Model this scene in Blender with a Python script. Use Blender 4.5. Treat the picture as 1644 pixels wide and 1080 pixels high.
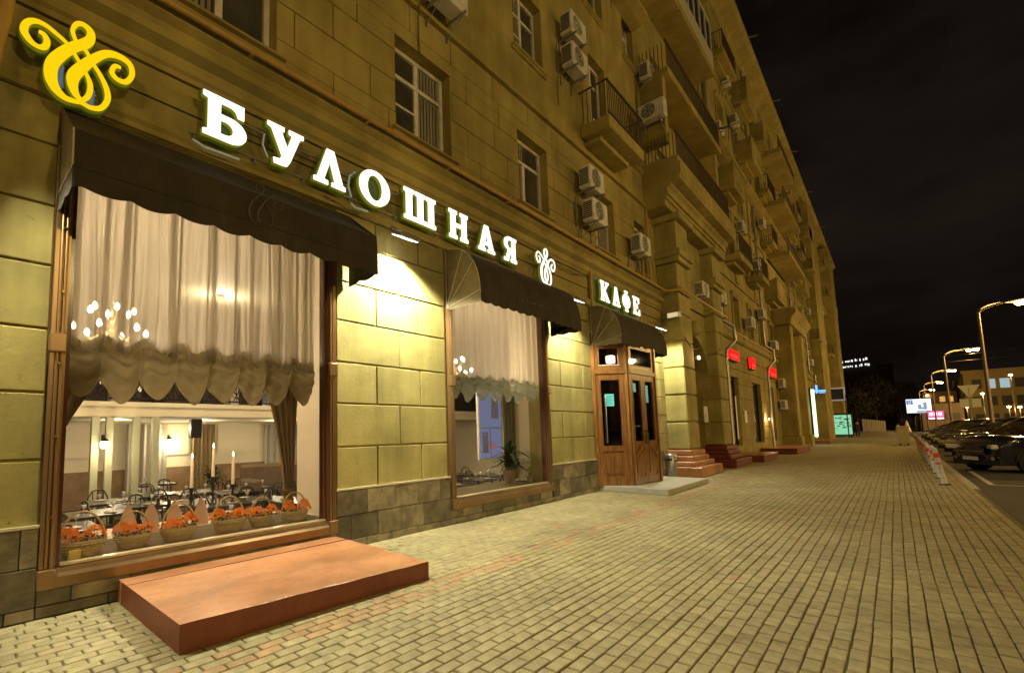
import bpy, bmesh, math, random
from math import sin, cos, pi, radians
from mathutils import Vector, Matrix
random.seed(7)
for o in list(bpy.data.objects): bpy.data.objects.remove(o)
S = bpy.context.scene
COL = S.collection

# ------------------------------------------------------------------ camera
cd = bpy.data.cameras.new('camera'); cam = bpy.data.objects.new('camera', cd); COL.objects.link(cam)
cam.location = (5.367, 0.0, 1.5)
cam.rotation_mode = 'XYZ'
cam.matrix_world = (Matrix.Translation((5.367, 0, 1.5)) @ Matrix.Rotation(radians(44.05), 4, 'Z')
                    @ Matrix.Rotation(radians(95.41), 4, 'X') @ Matrix.Rotation(radians(-1.184), 4, 'Z'))
cd.sensor_fit = 'HORIZONTAL'; cd.sensor_width = 36.0; cd.lens = 36.0 * 766.7 / 1644
cd.shift_x = (822 - 689.5) / 1644; cd.shift_y = (622.5 - 540) / 1644
cd.clip_start = 0.05; cd.clip_end = 2000
S.camera = cam

# ------------------------------------------------------------------ night sky
W = bpy.data.worlds.new('World'); S.world = W; W.use_nodes = True
nt = W.node_tree; nt.nodes.clear()
out = nt.nodes.new('ShaderNodeOutputWorld'); bg = nt.nodes.new('ShaderNodeBackground')
tc = nt.nodes.new('ShaderNodeTexCoord'); nz = nt.nodes.new('ShaderNodeTexNoise')
nz.inputs['Scale'].default_value = 2.6; nz.inputs['Detail'].default_value = 5; nz.inputs['Roughness'].default_value = .55
mp = nt.nodes.new('ShaderNodeMapping'); mp.inputs['Scale'].default_value = (1, 1, 2.2)
cr = nt.nodes.new('ShaderNodeValToRGB')
cr.color_ramp.elements[0].position = .36; cr.color_ramp.elements[0].color = (.0032, .0022, .0016, 1)
cr.color_ramp.elements[1].position = .72; cr.color_ramp.elements[1].color = (.0125, .0088, .0062, 1)
nt.links.new(tc.outputs['Generated'], mp.inputs[0]); nt.links.new(mp.outputs[0], nz.inputs['Vector'])
nt.links.new(nz.outputs['Fac'], cr.inputs[0]); nt.links.new(cr.outputs[0], bg.inputs[0])
bg.inputs[1].default_value = 1.0
nt.links.new(bg.outputs[0], out.inputs[0])

S.view_settings.view_transform = 'Standard'; S.view_settings.look = 'None'
S.view_settings.exposure = 0.14; S.view_settings.gamma = 1.0; S.view_settings.use_curve_mapping = False

# ------------------------------------------------------------------ materials
MATS = {}
def mat(name, col, rough=.6, metal=0, noise=None, bump=0, bscale=40, emit=None, es=1, rnd=0, spec=.5,
        col2=None, nscale=3, coat=0, alpha=None, attr=None, wave=None, detail=4, dirt=None):
    if name in MATS: return MATS[name]
    m = bpy.data.materials.new(name); m.use_nodes = True; t = m.node_tree; N = t.nodes; L = t.links
    b = N['Principled BSDF']
    b.inputs['Roughness'].default_value = rough; b.inputs['Metallic'].default_value = metal
    b.inputs['Specular IOR Level'].default_value = spec
    b.inputs['Coat Weight'].default_value = coat
    c4 = (*col, 1)
    src = None
    tcn = N.new('ShaderNodeTexCoord')
    if col2 is not None:
        n = N.new('ShaderNodeTexNoise'); n.inputs['Scale'].default_value = nscale; n.inputs['Detail'].default_value = detail
        n.inputs['Roughness'].default_value = .62
        if wave:
            mpn = N.new('ShaderNodeMapping'); mpn.inputs['Scale'].default_value = wave
            L.new(tcn.outputs['Object'], mpn.inputs[0]); L.new(mpn.outputs[0], n.inputs['Vector'])
        else: L.new(tcn.outputs['Object'], n.inputs['Vector'])
        r = N.new('ShaderNodeValToRGB'); r.color_ramp.elements[0].position = .36; r.color_ramp.elements[1].position = .66
        r.color_ramp.elements[0].color = c4; r.color_ramp.elements[1].color = (*col2, 1)
        L.new(n.outputs['Fac'], r.inputs[0]); src = r.outputs[0]
    if attr:
        a = N.new('ShaderNodeAttribute'); a.attribute_name = attr
        mx = N.new('ShaderNodeMix'); mx.data_type = 'RGBA'; mx.blend_type = 'MULTIPLY'; mx.inputs[0].default_value = 1
        if src: L.new(src, mx.inputs[6])
        else: mx.inputs[6].default_value = c4
        L.new(a.outputs['Color'], mx.inputs[7]); src = mx.outputs[2]
    if rnd:
        oi = N.new('ShaderNodeObjectInfo'); hs = N.new('ShaderNodeHueSaturation')
        mr = N.new('ShaderNodeMapRange'); mr.inputs[3].default_value = 1 - rnd; mr.inputs[4].default_value = 1 + rnd
        L.new(oi.outputs['Random'], mr.inputs[0]); L.new(mr.outputs[0], hs.inputs['Value'])
        if src: L.new(src, hs.inputs['Color'])
        else: hs.inputs['Color'].default_value = c4
        src = hs.outputs[0]
    if dirt:
        for (amt, sc, lo, hi) in dirt:
            ge = N.new('ShaderNodeNewGeometry'); dm = N.new('ShaderNodeMapping'); dm.inputs['Scale'].default_value = sc
            dn = N.new('ShaderNodeTexNoise'); dn.inputs['Scale'].default_value = 1; dn.inputs['Detail'].default_value = 7; dn.inputs['Roughness'].default_value = .6
            dr = N.new('ShaderNodeMapRange'); dr.inputs[1].default_value = lo; dr.inputs[2].default_value = hi; dr.inputs[3].default_value = 1 - amt; dr.inputs[4].default_value = 1
            L.new(ge.outputs['Position'], dm.inputs[0]); L.new(dm.outputs[0], dn.inputs['Vector']); L.new(dn.outputs['Fac'], dr.inputs[0])
            mx = N.new('ShaderNodeMix'); mx.data_type = 'RGBA'; mx.blend_type = 'MULTIPLY'; mx.inputs[0].default_value = 1
            if src: L.new(src, mx.inputs[6])
            else: mx.inputs[6].default_value = c4
            L.new(dr.outputs[0], mx.inputs[7]); src = mx.outputs[2]
    if src: L.new(src, b.inputs['Base Color'])
    else: b.inputs['Base Color'].default_value = c4
    if bump:
        n2 = N.new('ShaderNodeTexNoise'); n2.inputs['Scale'].default_value = bscale; n2.inputs['Detail'].default_value = 6
        L.new(tcn.outputs['Object'], n2.inputs['Vector'])
        bp = N.new('ShaderNodeBump'); bp.inputs['Strength'].default_value = bump; bp.inputs['Distance'].default_value = .01
        L.new(n2.outputs['Fac'], bp.inputs['Height']); L.new(bp.outputs[0], b.inputs['Normal'])
    if emit is not None:
        b.inputs['Emission Color'].default_value = (*emit, 1); b.inputs['Emission Strength'].default_value = es
    MATS[name] = m; return m

def glass(name, tint=(1, 1, 1), refl=.12, rough=.02):
    if name in MATS: return MATS[name]
    m = bpy.data.materials.new(name); m.use_nodes = True; t = m.node_tree; N = t.nodes; L = t.links
    N.remove(N['Principled BSDF']); o = N['Material Output']
    tr = N.new('ShaderNodeBsdfTransparent'); tr.inputs[0].default_value = (*tint, 1)
    g = N.new('ShaderNodeBsdfGlossy'); g.inputs['Roughness'].default_value = rough
    fr = N.new('ShaderNodeFresnel'); fr.inputs[0].default_value = 1.5
    ad = N.new('ShaderNodeMath'); ad.operation = 'MULTIPLY_ADD'; ad.inputs[1].default_value = 1.0; ad.inputs[2].default_value = refl * .3
    L.new(fr.outputs[0], ad.inputs[0])
    mx = N.new('ShaderNodeMixShader'); L.new(ad.outputs[0], mx.inputs[0]); L.new(tr.outputs[0], mx.inputs[1]); L.new(g.outputs[0], mx.inputs[2])
    L.new(mx.outputs[0], o.inputs[0]); MATS[name] = m; return m

def sheer(name, col, trans=.25, tl=.6):
    if name in MATS: return MATS[name]
    m = bpy.data.materials.new(name); m.use_nodes = True; t = m.node_tree; N = t.nodes; L = t.links
    N.remove(N['Principled BSDF']); o = N['Material Output']
    df = N.new('ShaderNodeBsdfDiffuse'); df.inputs[0].default_value = (*col, 1)
    ts = N.new('ShaderNodeBsdfTranslucent'); ts.inputs[0].default_value = (*col, 1)
    tr = N.new('ShaderNodeBsdfTransparent')
    m1 = N.new('ShaderNodeMixShader'); m1.inputs[0].default_value = tl
    m2 = N.new('ShaderNodeMixShader'); m2.inputs[0].default_value = trans
    L.new(df.outputs[0], m1.inputs[1]); L.new(ts.outputs[0], m1.inputs[2])
    L.new(m1.outputs[0], m2.inputs[1]); L.new(tr.outputs[0], m2.inputs[2]); L.new(m2.outputs[0], o.inputs[0])
    MATS[name] = m; return m

def glow(name, col, s):
    if name in MATS: return MATS[name]
    m = bpy.data.materials.new(name); m.use_nodes = True; t = m.node_tree; N = t.nodes
    N.remove(N['Principled BSDF']); e = N.new('ShaderNodeEmission'); e.inputs[0].default_value = (*col, 1); e.inputs[1].default_value = s
    t.links.new(e.outputs[0], N['Material Output'].inputs[0]); MATS[name] = m; return m

plaster = mat('plaster', (.36, .31, .098), .85, col2=(.45, .39, .135), nscale=1.3, bump=.28, bscale=26, rnd=.08, detail=8, dirt=[(.28, (3, 3, .35), .35, .62), (.22, (.8, .8, 1.4), .4, .6), (.5, (9, 9, 9), .25, .36)])
plaster_up = mat('plaster_upper', (.35, .28, .080), .9, col2=(.46, .375, .115), nscale=.9, bump=.3, bscale=14, detail=8, dirt=[(.2, (2.6, 2.6, .4), .38, .60), (.25, (.35, .35, .5), .4, .6)])
joint = mat('joint_mortar', (.075, .06, .03), .95)
slate = mat('slate', (.105, .09, .055), .5, col2=(.25, .205, .125), nscale=4.5, bump=.9, bscale=11, rnd=.5, detail=9)
paver_m = mat('paver', (.30, .255, .130), .8, col2=(.40, .345, .19), nscale=9, bump=.5, bscale=70, attr='tint', dirt=[(.20, (.9, .9, .9), .38, .58), (.28, (3.5, 3.5, 3.5), .30, .46), (.7, (14, 14, 14), .24, .33)])
sand_m = mat('paver_joint', (.13, .105, .05), .95)
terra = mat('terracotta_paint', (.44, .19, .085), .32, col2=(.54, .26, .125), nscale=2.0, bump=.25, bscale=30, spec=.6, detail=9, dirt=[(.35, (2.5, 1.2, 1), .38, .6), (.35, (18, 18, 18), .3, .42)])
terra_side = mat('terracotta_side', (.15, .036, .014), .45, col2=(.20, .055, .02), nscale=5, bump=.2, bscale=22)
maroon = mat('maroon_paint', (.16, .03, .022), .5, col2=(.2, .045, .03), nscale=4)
bronze = mat('bronze_frame', (.22, .13, .06), .32, metal=.65, col2=(.30, .19, .09), nscale=2, wave=(1, 1, .1))
mahog = mat('mahogany', (.085, .028, .018), .2, coat=.5)
brass = mat('brass', (.55, .38, .16), .28, metal=.9)
wood = mat('door_wood', (.15, .062, .018), .30, col2=(.33, .155, .045), nscale=5, wave=(6, 6, .5), coat=.35, bump=.1)
awn = mat('awning_cloth', (.030, .023, .011), .85, col2=(.050, .039, .020), nscale=2.5, bump=.4, bscale=60, detail=9, dirt=[(.3, (4, 5, .8), .35, .6)])
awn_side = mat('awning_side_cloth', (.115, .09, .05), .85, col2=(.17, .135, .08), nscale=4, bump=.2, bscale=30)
piping = mat('awning_piping', (.42, .37, .24), .7)
dkmetal = mat('dark_metal', (.03, .028, .025), .4, metal=.6)
steel = mat('steel', (.42, .42, .43), .33, metal=.85)
zinc = mat('zinc_pipe', (.36, .34, .31), .38, metal=.7)
ochre = mat('ochre_pipe', (.50, .31, .07), .5, col2=(.42, .26, .06), nscale=6)
whitep = mat('white_frame_paint', (.74, .71, .64), .5, col2=(.5, .47, .42), nscale=4)
acw = mat('ac_casing', (.74, .72, .66), .45, col2=(.56, .53, .46), nscale=3, rnd=.15)
acd = mat('ac_grille', (.035, .035, .033), .6)
winglass = mat('window_glass', (.035, .034, .028), .08, spec=.7, col2=(.085, .078, .06), nscale=.7)
curtain_dim = mat('dim_curtain', (.36, .32, .24), .9, col2=(.17, .14, .1), nscale=8, wave=(1, 6, .2))
shopglass = glass('shop_glass')
letter_white = glow('letter_light', (1.0, .93, .86), 1.7)
letter_yellow = glow('emblem_yellow_light', (1.0, .62, .004), .98)
letter_back = mat('letter_green_back', (.05, .09, .03), .35, emit=(.11, .16, .0), es=.16)
letter_side = mat('letter_side_glow', (.30, .28, .05), .5, emit=(.35, .35, .02), es=.25)
lens = glow('flood_lens', (1.0, .97, .9), 6)
sheer_top = sheer('sheer_curtain', (.60, .545, .44), .30, .68)
ruche = sheer('ruched_valance', (.30, .245, .125), .03, .35)
garland = sheer('grey_green_valance', (.25, .27, .19), .12, .4)
drape = mat('olive_drape', (.20, .14, .062), .8, col2=(.27, .19, .09), nscale=6, wave=(4, 14, .3))
wicker = mat('wicker', (.62, .47, .20), .65, col2=(.46, .33, .13), nscale=30, bump=.6, bscale=90)
leaf = mat('dark_leaf', (.018, .045, .012), .7, spec=.15)
leaf2 = mat('lime_leaf', (.28, .42, .04), .5)
flower = mat('orange_petal', (.85, .20, .012), .9, col2=(.98, .36, .03), nscale=20, spec=.05)
int_white = mat('interior_white', (.78, .70, .50), .7, col2=(.72, .64, .45), nscale=1)
int_green = mat('interior_pale_green', (.42, .42, .27), .5)
int_tan = mat('interior_tan', (.30, .19, .10), .6, col2=(.20, .12, .06), nscale=3)
int_floor = mat('interior_floor_wood', (.035, .02, .012), .25, col2=(.06, .035, .02), nscale=4)
blackwood = mat('black_wood', (.010, .008, .007), .3, coat=.4)
linen = mat('white_linen', (.60, .52, .42), .8)
napkin_m = mat('napkin', (.75, .48, .36), .8)
wax = mat('wax', (.80, .66, .45), .5)
flame_m = glow('flame', (1, .72, .35), 12)
bulb_m = glow('warm_bulb', (1, .86, .62), 9)
greyfab = mat('brown_upholstery', (.13, .09, .055), .85, col2=(.17, .12, .075), nscale=5)
rubber = mat('tyre_rubber', (.012, .012, .012), .85)
asph = mat('asphalt', (.045, .038, .03), .85, col2=(.065, .055, .04), nscale=14, bump=.4, bscale=60)
mark_m = mat('road_paint', (.55, .52, .45), .7, col2=(.3, .28, .22), nscale=9)
concrete = mat('concrete', (.36, .34, .27), .8, col2=(.44, .42, .33), nscale=4, bump=.5, bscale=25)

# ------------------------------------------------------------------ builders
EACH = {'mullion','hem','muntin','lit_window','end_panel','sticker','pipe_bracket','stone_course','stay','clamp','wheel_arch','bracket','capital','pilaster_plinth','kerb_stone','bulb','reflection_strip','loggia_cheek','print_lines','back_tube',
        'wall_panel','plinth_edge','post','return_wall','rib','rail','slot','end_frame','inner_tube','cable_run','plate','glass','picture','print','far_pilaster','pipe_clamp','side_glass','pillar_trim','stripe','wire_run','arch_recess','inner_wall'}
STUFF = {'leaves','flowers','railing','foliage','crown','side_grille','fan_guard','lettering','lights','map_lines','chipped_paint','arm','grille','notice_lines','upper_render_coat'}
class MB:
    def __init__(s): s.v = []; s.f = []; s.sm = []; s.mi = []; s.cur = 0
    def add(s, vs, fs, smooth=False):
        b = len(s.v); s.v += [tuple(v) for v in vs]
        for f in fs: s.f.append(tuple(i + b for i in f)); s.sm.append(smooth); s.mi.append(s.cur)
        return s
    def box(s, x0, x1, y0, y1, z0, z1, bev=0, M=None):
        b = min(bev, (x1-x0)*.45, (y1-y0)*.45, (z1-z0)*.45) if bev else 0
        if b <= 0:
            vs = [(x, y, z) for x in (x0, x1) for y in (y0, y1) for z in (z0, z1)]
            fs = [(0,1,3,2),(4,6,7,5),(0,4,5,1),(2,3,7,6),(0,2,6,4),(1,5,7,3)]
        else:
            vs = []; idx = {}
            for i, x in enumerate((x0, x1)):
                for j, y in enumerate((y0, y1)):
                    for k, z in enumerate((z0, z1)):
                        sx, sy, sz = (1, -1)[i], (1, -1)[j], (1, -1)[k]
                        for a, p in enumerate(((x, y+sy*b, z+sz*b), (x+sx*b, y, z+sz*b), (x+sx*b, y+sy*b, z))):
                            idx[i, j, k, a] = len(vs); vs.append(p)
            I = lambda i, j, k, a: idx[i, j, k, a]
            fs = [(I(0,0,0,0),I(0,0,1,0),I(0,1,1,0),I(0,1,0,0)), (I(1,0,0,0),I(1,1,0,0),I(1,1,1,0),I(1,0,1,0)),
                  (I(0,0,0,1),I(1,0,0,1),I(1,0,1,1),I(0,0,1,1)), (I(0,1,0,1),I(0,1,1,1),I(1,1,1,1),I(1,1,0,1)),
                  (I(0,0,0,2),I(0,1,0,2),I(1,1,0,2),I(1,0,0,2)), (I(0,0,1,2),I(1,0,1,2),I(1,1,1,2),I(0,1,1,2))]
            for i in (0, 1):
                for j in (0, 1):
                    fs.append((I(i,j,0,0),I(i,j,0,1),I(i,j,1,1),I(i,j,1,0)))
                    fs.append((I(i,0,j,0),I(i,0,j,2),I(i,1,j,2),I(i,1,j,0)))
                    fs.append((I(0,i,j,1),I(0,i,j,2),I(1,i,j,2),I(1,i,j,1)))
                    for k in (0, 1): fs.append((I(i,j,k,0),I(i,j,k,1),I(i,j,k,2)))
        if M is not None: vs = [M @ Vector(v) for v in vs]
        return s.add(vs, fs)
    def tube(s, pts, r, n=8, caps=True, smooth=True):
        pts = [Vector(p) for p in pts]; R = r if isinstance(r, (list, tuple)) else [r] * len(pts)
        vs = []; fs = []; up = None
        for i, p in enumerate(pts):
            d = (pts[min(i+1, len(pts)-1)] - pts[max(i-1, 0)])
            d = d.normalized() if d.length > 0 else Vector((0,0,1))
            if up is None:
                up = Vector((0,0,1)) if abs(d.z) < .9 else Vector((1,0,0))
            a = d.cross(up).normalized(); b = a.cross(d).normalized(); up = b
            for k in range(n):
                t = 2*pi*k/n; vs.append(p + (a*cos(t) + b*sin(t)) * R[i])
        for i in range(len(pts)-1):
            for k in range(n):
                fs.append((i*n+k, i*n+(k+1)%n, (i+1)*n+(k+1)%n, (i+1)*n+k))
        s.add(vs, fs, smooth)
        if caps:
            s.add(vs[:n], [tuple(range(n))]); s.add(vs[-n:], [tuple(reversed(range(n)))])
        return s
    def lathe(s, prof, c=(0,0,0), n=16, smooth=True, sx=1, sy=1):
        vs = []; fs = []
        for (r, z) in prof:
            for k in range(n):
                t = 2*pi*k/n; vs.append((c[0]+r*cos(t)*sx, c[1]+r*sin(t)*sy, c[2]+z))
        for i in range(len(prof)-1):
            for k in range(n): fs.append((i*n+k, i*n+(k+1)%n, (i+1)*n+(k+1)%n, (i+1)*n+k))
        s.add(vs, fs, smooth)
        s.add(vs[:n], [tuple(reversed(range(n)))]); s.add(vs[-n:], [tuple(range(n))]); return s
    def quad(s, a, b, c, d): return s.add([a, b, c, d], [(0,1,2,3)])
    def prism(s, prof, axis, t0, t1):
        """closed profile of (u,v) swept along axis; axis 'y': (x,z); 'x': (y,z); 'z': (x,y)"""
        n = len(prof); vs = []
        for t in (t0, t1):
            for (u, v) in prof:
                vs.append({'y': (u, t, v), 'x': (t, u, v), 'z': (u, v, t)}[axis])
        fs = [(i, (i+1) % n, n+(i+1) % n, n+i) for i in range(n)] + [tuple(range(n)), tuple(reversed(range(n, 2*n)))]
        return s.add(vs, fs)
    def grid(s, fn, nu, nv, smooth=True):
        vs = [fn(i/nu, j/nv) for i in range(nu+1) for j in range(nv+1)]
        fs = [(i*(nv+1)+j, (i+1)*(nv+1)+j, (i+1)*(nv+1)+j+1, i*(nv+1)+j+1) for i in range(nu) for j in range(nv)]
        return s.add(vs, fs, smooth)
    def mesh(s, name, *mats):
        me = bpy.data.meshes.new(name); me.from_pydata(s.v, [], s.f)
        me.polygons.foreach_set('use_smooth', s.sm); me.polygons.foreach_set('material_index', s.mi)
        for m in mats: me.materials.append(m)
        bm = bmesh.new(); bm.from_mesh(me); bmesh.ops.recalc_face_normals(bm, faces=bm.faces); bm.to_mesh(me); bm.free()
        return me
    def build(s, name, m, parent=None, loc=None):
        ms = m if isinstance(m, (list, tuple)) else (m,)
        if name in EACH and parent is not None:
            o = None
            for p in s.islands(): o = link(name, p.mesh(name, *ms), parent, loc)
            return o
        o = link(name, s.mesh(name, *ms), parent, loc)
        if name in STUFF and parent is not None: o['kind'] = 'stuff'
        return o
    def islands(s):
        p = list(range(len(s.v))); d = {}
        def f(a):
            while p[a] != a: p[a] = p[p[a]]; a = p[a]
            return a
        for i, v in enumerate(s.v):
            k = (round(v[0], 4), round(v[1], 4), round(v[2], 4))
            if k in d: p[f(i)] = f(d[k])
            else: d[k] = i
        for fc in s.f:
            for a in fc[1:]: p[f(a)] = f(fc[0])
        out_ = {}
        for fc, sm in zip(s.f, s.sm): out_.setdefault(f(fc[0]), []).append((fc, sm))
        res = []
        for lst in out_.values():
            m_ = MB(); idx = {}
            for fc, sm in lst:
                for a in fc:
                    if a not in idx: idx[a] = len(m_.v); m_.v.append(s.v[a])
                m_.f.append(tuple(idx[a] for a in fc)); m_.sm.append(sm); m_.mi.append(0)
            res.append(m_)
        return res

def link(name, me, parent=None, loc=None):
    o = bpy.data.objects.new(name, me); COL.objects.link(o)
    if parent: o.parent = parent
    if loc: o.location = loc
    return o
def tag(o, label=None, cat=None, group=None, kind=None):
    if label: o['label'] = label
    if cat: o['category'] = cat
    if group: o['group'] = group
    if kind: o['kind'] = kind
    return o
def thing(name, label, cat, loc=(0,0,0), rz=0, group=None):
    o = bpy.data.objects.new(name, None); COL.objects.link(o); o.location = loc; o.rotation_euler = (0,0,rz)
    o.empty_display_size = .2
    return tag(o, label, cat, group)
KIDS = {}
def copy_thing(root, loc, rz=0, label=None):
    def cp(o, par):
        c = o.copy(); COL.objects.link(c)
        if par: c.parent = par
        for ch in [x for x in bpy.data.objects if x.parent == o]: pass
        return c
    kids = KIDS.get(root.name)
    if kids is None:
        kids = []; allo = list(bpy.data.objects)
        for a in allo:
            if a.parent == root: kids.append((a, [b for b in allo if b.parent == a]))
        KIDS[root.name] = kids
    r = root.copy(); COL.objects.link(r); r.location = loc; r.rotation_euler = (0,0,rz)
    if label: r['label'] = label
    for a, subs in kids:
        c = a.copy(); COL.objects.link(c); c.parent = r
        for b in subs:
            d = b.copy(); COL.objects.link(d); d.parent = c
    return r
def lamp(name, typ, loc, energy, col, parent=None, size=.1, **k):
    l = bpy.data.lights.new(name, typ); l.energy = energy; l.color = col
    if typ in ('POINT', 'SPOT'): l.shadow_soft_size = size
    if typ == 'AREA': l.size = size
    for a, b in k.items(): setattr(l, a, b)
    o = bpy.data.objects.new(name, l); COL.objects.link(o); o.location = loc
    if parent: o.parent = parent
    return o
def aim(o, d): o.rotation_euler = Vector(d).to_track_quat('-Z', 'Y').to_euler()

# ------------------------------------------------------------------ ground, pavement, road
def plane(name, x0, x1, y0, y1, z, m, kind='structure', parent=None):
    o = MB().quad((x0,y0,z),(x1,y0,z),(x1,y1,z),(x0,y1,z)).build(name, m, parent)
    if kind: o['kind'] = kind
    return o
plane('ground', -300, 400, -200, 700, -.6, mat('ground_dark', (.05, .043, .035), .9))
road = MB().box(6.62, 60, -60, 400, -.5, -.03).build('road', asph); road['kind'] = 'structure'
pav = MB().box(-.1, 6.6, -12, 160, -.5, -.012).build('pavement', sand_m); pav['kind'] = 'structure'
def paver_band(x0, x1, y0, y1, near):
    """pavers in stretcher rows running along the street"""
    L_, W_, g, b = .2, .1, .0115, .0055
    res_near = []; V = []; Fs = []; tint = []
    rows = int(round((x1-x0)/W_)); rnd = random.Random(11)
    for i in range(rows):
        xa = x0 + i*W_; off = (i % 2)*.1 + rnd.uniform(-.028, .028); y = y0 + off - .2
        sag = rnd.uniform(-.0015, .0015); row_w = rnd.uniform(-.0006, .0012)
        while y < y1:
            a0, a1 = y + g/2, y + L_ - g/2
            # joint between rows is wider than joints within them
            gx = .0040 + row_w
            p0, p1 = xa + gx, xa + W_ - gx
            z = rnd.uniform(-.0026, .0018) + sag + .0
            cx, cy = (p0+p1)/2, (a0+a1)/2
            red = (1.82 < cx < 2.12 and rnd.random() < .62) or (rnd.random() < .006)
            k = rnd.uniform(.88, 1.06)
            c = (1.08*k, .84*k, .80*k) if red else (k*rnd.uniform(.97, 1.03), k, k*rnd.uniform(.94, 1.04))
            wv = .004*sin(y*.9+xa*3) + .003*sin(y*2.3+xa*7); j = [rnd.uniform(-.0026, .0026) + (wv if q % 2 == 0 else 0) for q in range(8)]
            vs = [(p0+j[0], a0+j[1], -.011), (p1+j[2], a0+j[3], -.011), (p1+j[4], a1+j[5], -.011), (p0+j[6], a1+j[7], -.011)]
            vs += [(v[0], v[1], z-b) for v in vs[:4]]
            vs += [(vs[0][0]+b, vs[0][1]+b, z), (vs[1][0]-b, vs[1][1]+b, z), (vs[2][0]-b, vs[2][1]-b, z), (vs[3][0]+b, vs[3][1]-b, z)]
            fs = [(8,9,10,11)] + [(q, (q+1)%4, 4+(q+1)%4, 4+q) for q in range(4)] + [(4+q, 4+(q+1)%4, 8+(q+1)%4, 8+q) for q in range(4)]
            near.append((cx, cy, vs, fs, c)); y += L_
    return near
pv = paver_band(.03, 6.53, -1.6, 52, [])
tocam = lambda p: (p[0]-5.367)**2 + p[1]**2
def visible(p):
    d = Vector((p[0], p[1], 0)) - Vector((5.367, 0, 1.5)); c = cam.matrix_world.to_3x3().transposed() @ d
    if c.z > -.2: return False
    x = 689.5 + 766.7*c.x/-c.z; y = 622.5 - 766.7*c.y/-c.z
    return 0 < x < 1644 and y < 1080 and not (p[0] < 1.75 and 1.25 < p[1] < 3.7)
near300 = sorted([p for p in pv if visible(p)], key=tocam)[:300]; nid = {id(p) for p in near300}
def paver_mesh(lst, name, origin=None):
    V = []; Fs = []; T = []
    for cx, cy, vs, fs, c in lst:
        b = len(V)
        V += [(v[0]-(origin[0] if origin else 0), v[1]-(origin[1] if origin else 0), v[2]) for v in vs]
        Fs += [tuple(i+b for i in f) for f in fs]; T += [(*c, 1)]*12
    me = bpy.data.meshes.new(name); me.from_pydata(V, [], Fs); me.materials.append(paver_m)
    a = me.color_attributes.new('tint', 'FLOAT_COLOR', 'POINT'); a.data.foreach_set('color', [q for t in T for q in t])
    return me
for p in near300: link('paver', paver_mesh([p], 'paver', p[:2]), pav, (p[0], p[1], 0))
o = link('paver_field', paver_mesh([p for p in pv if id(p) not in nid], 'paver_field'), pav); o['kind'] = 'stuff'
# far pavement: pattern carried by the material beyond where stones can be told apart
def brickmat(name, c1, c2, cm, sx, sy):
    m = mat(name, c1, .8); t = m.node_tree; N = t.nodes; L = t.links; b = N['Principled BSDF']
    tcn = N.new('ShaderNodeTexCoord'); mpn = N.new('ShaderNodeMapping'); mpn.inputs['Rotation'].default_value = (0,0,pi/2)
    br = N.new('ShaderNodeTexBrick'); br.inputs['Color1'].default_value = (*c1,1); br.inputs['Color2'].default_value = (*c2,1)
    br.inputs['Mortar'].default_value = (*cm,1); br.inputs['Scale'].default_value = 1; br.inputs['Brick Width'].default_value = sx
    br.inputs['Row Height'].default_value = sy; br.inputs['Mortar Size'].default_value = .008
    L.new(tcn.outputs['Object'], mpn.inputs[0]); L.new(mpn.outputs[0], br.inputs[0]); L.new(br.outputs[0], b.inputs['Base Color']); return m
fp = plane('far_paving', -.1, 6.6, 52, 160, -.004, brickmat('far_paver', (.34,.31,.2), (.28,.26,.17), (.07,.06,.03), .2, .1), None, pav)
kerb = MB()
for i in range(60): kerb.box(6.5, 6.64, 16.4+i*1.0, 17.38+i*1.0, -.3, .004, .01)
kerb.build('kerb_stone', concrete, pav)
for pts in ([(6.95, 22.6), (6.95, 17.9), (9.6, 17.9)], [(7.0, 28.0), (8.6, 26.8)]):
    for a, b in zip(pts, pts[1:]):
        d = Vector((b[0]-a[0], b[1]-a[1])).normalized(); n = Vector((-d.y, d.x))*.05
        o = MB().quad((a[0]+n.x, a[1]+n.y, -.026), (a[0]-n.x, a[1]-n.y, -.026), (b[0]-n.x, b[1]-n.y, -.026), (b[0]+n.x, b[1]+n.y, -.026)).build('parking_line', mark_m, road)

# ------------------------------------------------------------------ main building
B = thing('apartment_building', 'long ochre stucco apartment block with a cafe on its ground floor', 'building', (0, 0, 0))
END = 92.0; ROOF = 24.6
def cells(y0, y1, z0, z1, holes):
    ys = sorted({y0, y1, *[h[0] for h in holes if y0 < h[0] < y1], *[h[1] for h in holes if y0 < h[1] < y1]})
    zs = sorted({z0, z1, *[h[2] for h in holes if z0 < h[2] < z1], *[h[3] for h in holes if z0 < h[3] < z1]})
    for b0, b1 in zip(zs, zs[1:]):
        run = None
        for a0, a1 in zip(ys, ys[1:]):
            cy, cz = (a0+a1)/2, (b0+b1)/2
            inside = any(h[0] < cy < h[1] and h[2] < cz < h[3] for h in holes)
            if inside:
                if run: yield (run[0], run[1], b0, b1)
                run = None
            else: run = (run[0], a1) if run else (a0, a1)
        if run: yield (run[0], run[1], b0, b1)
W1 = (.66, 3.71, .24, 4.3); W2 = (6.0, 9.25, .24, 4.3); DOOR = (11.42, 14.7, 0, 4.2)
ROWZ = [6.42, 10.02, 13.6, 17.1, 20.7]
WINS = []   # (y0,y1,z0,z1,type)
cols = [(1.5, 2.82), (4.9, 6.25), (8.45, 9.68), (12.15, 13.4), (14.95, 15.85)]
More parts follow.
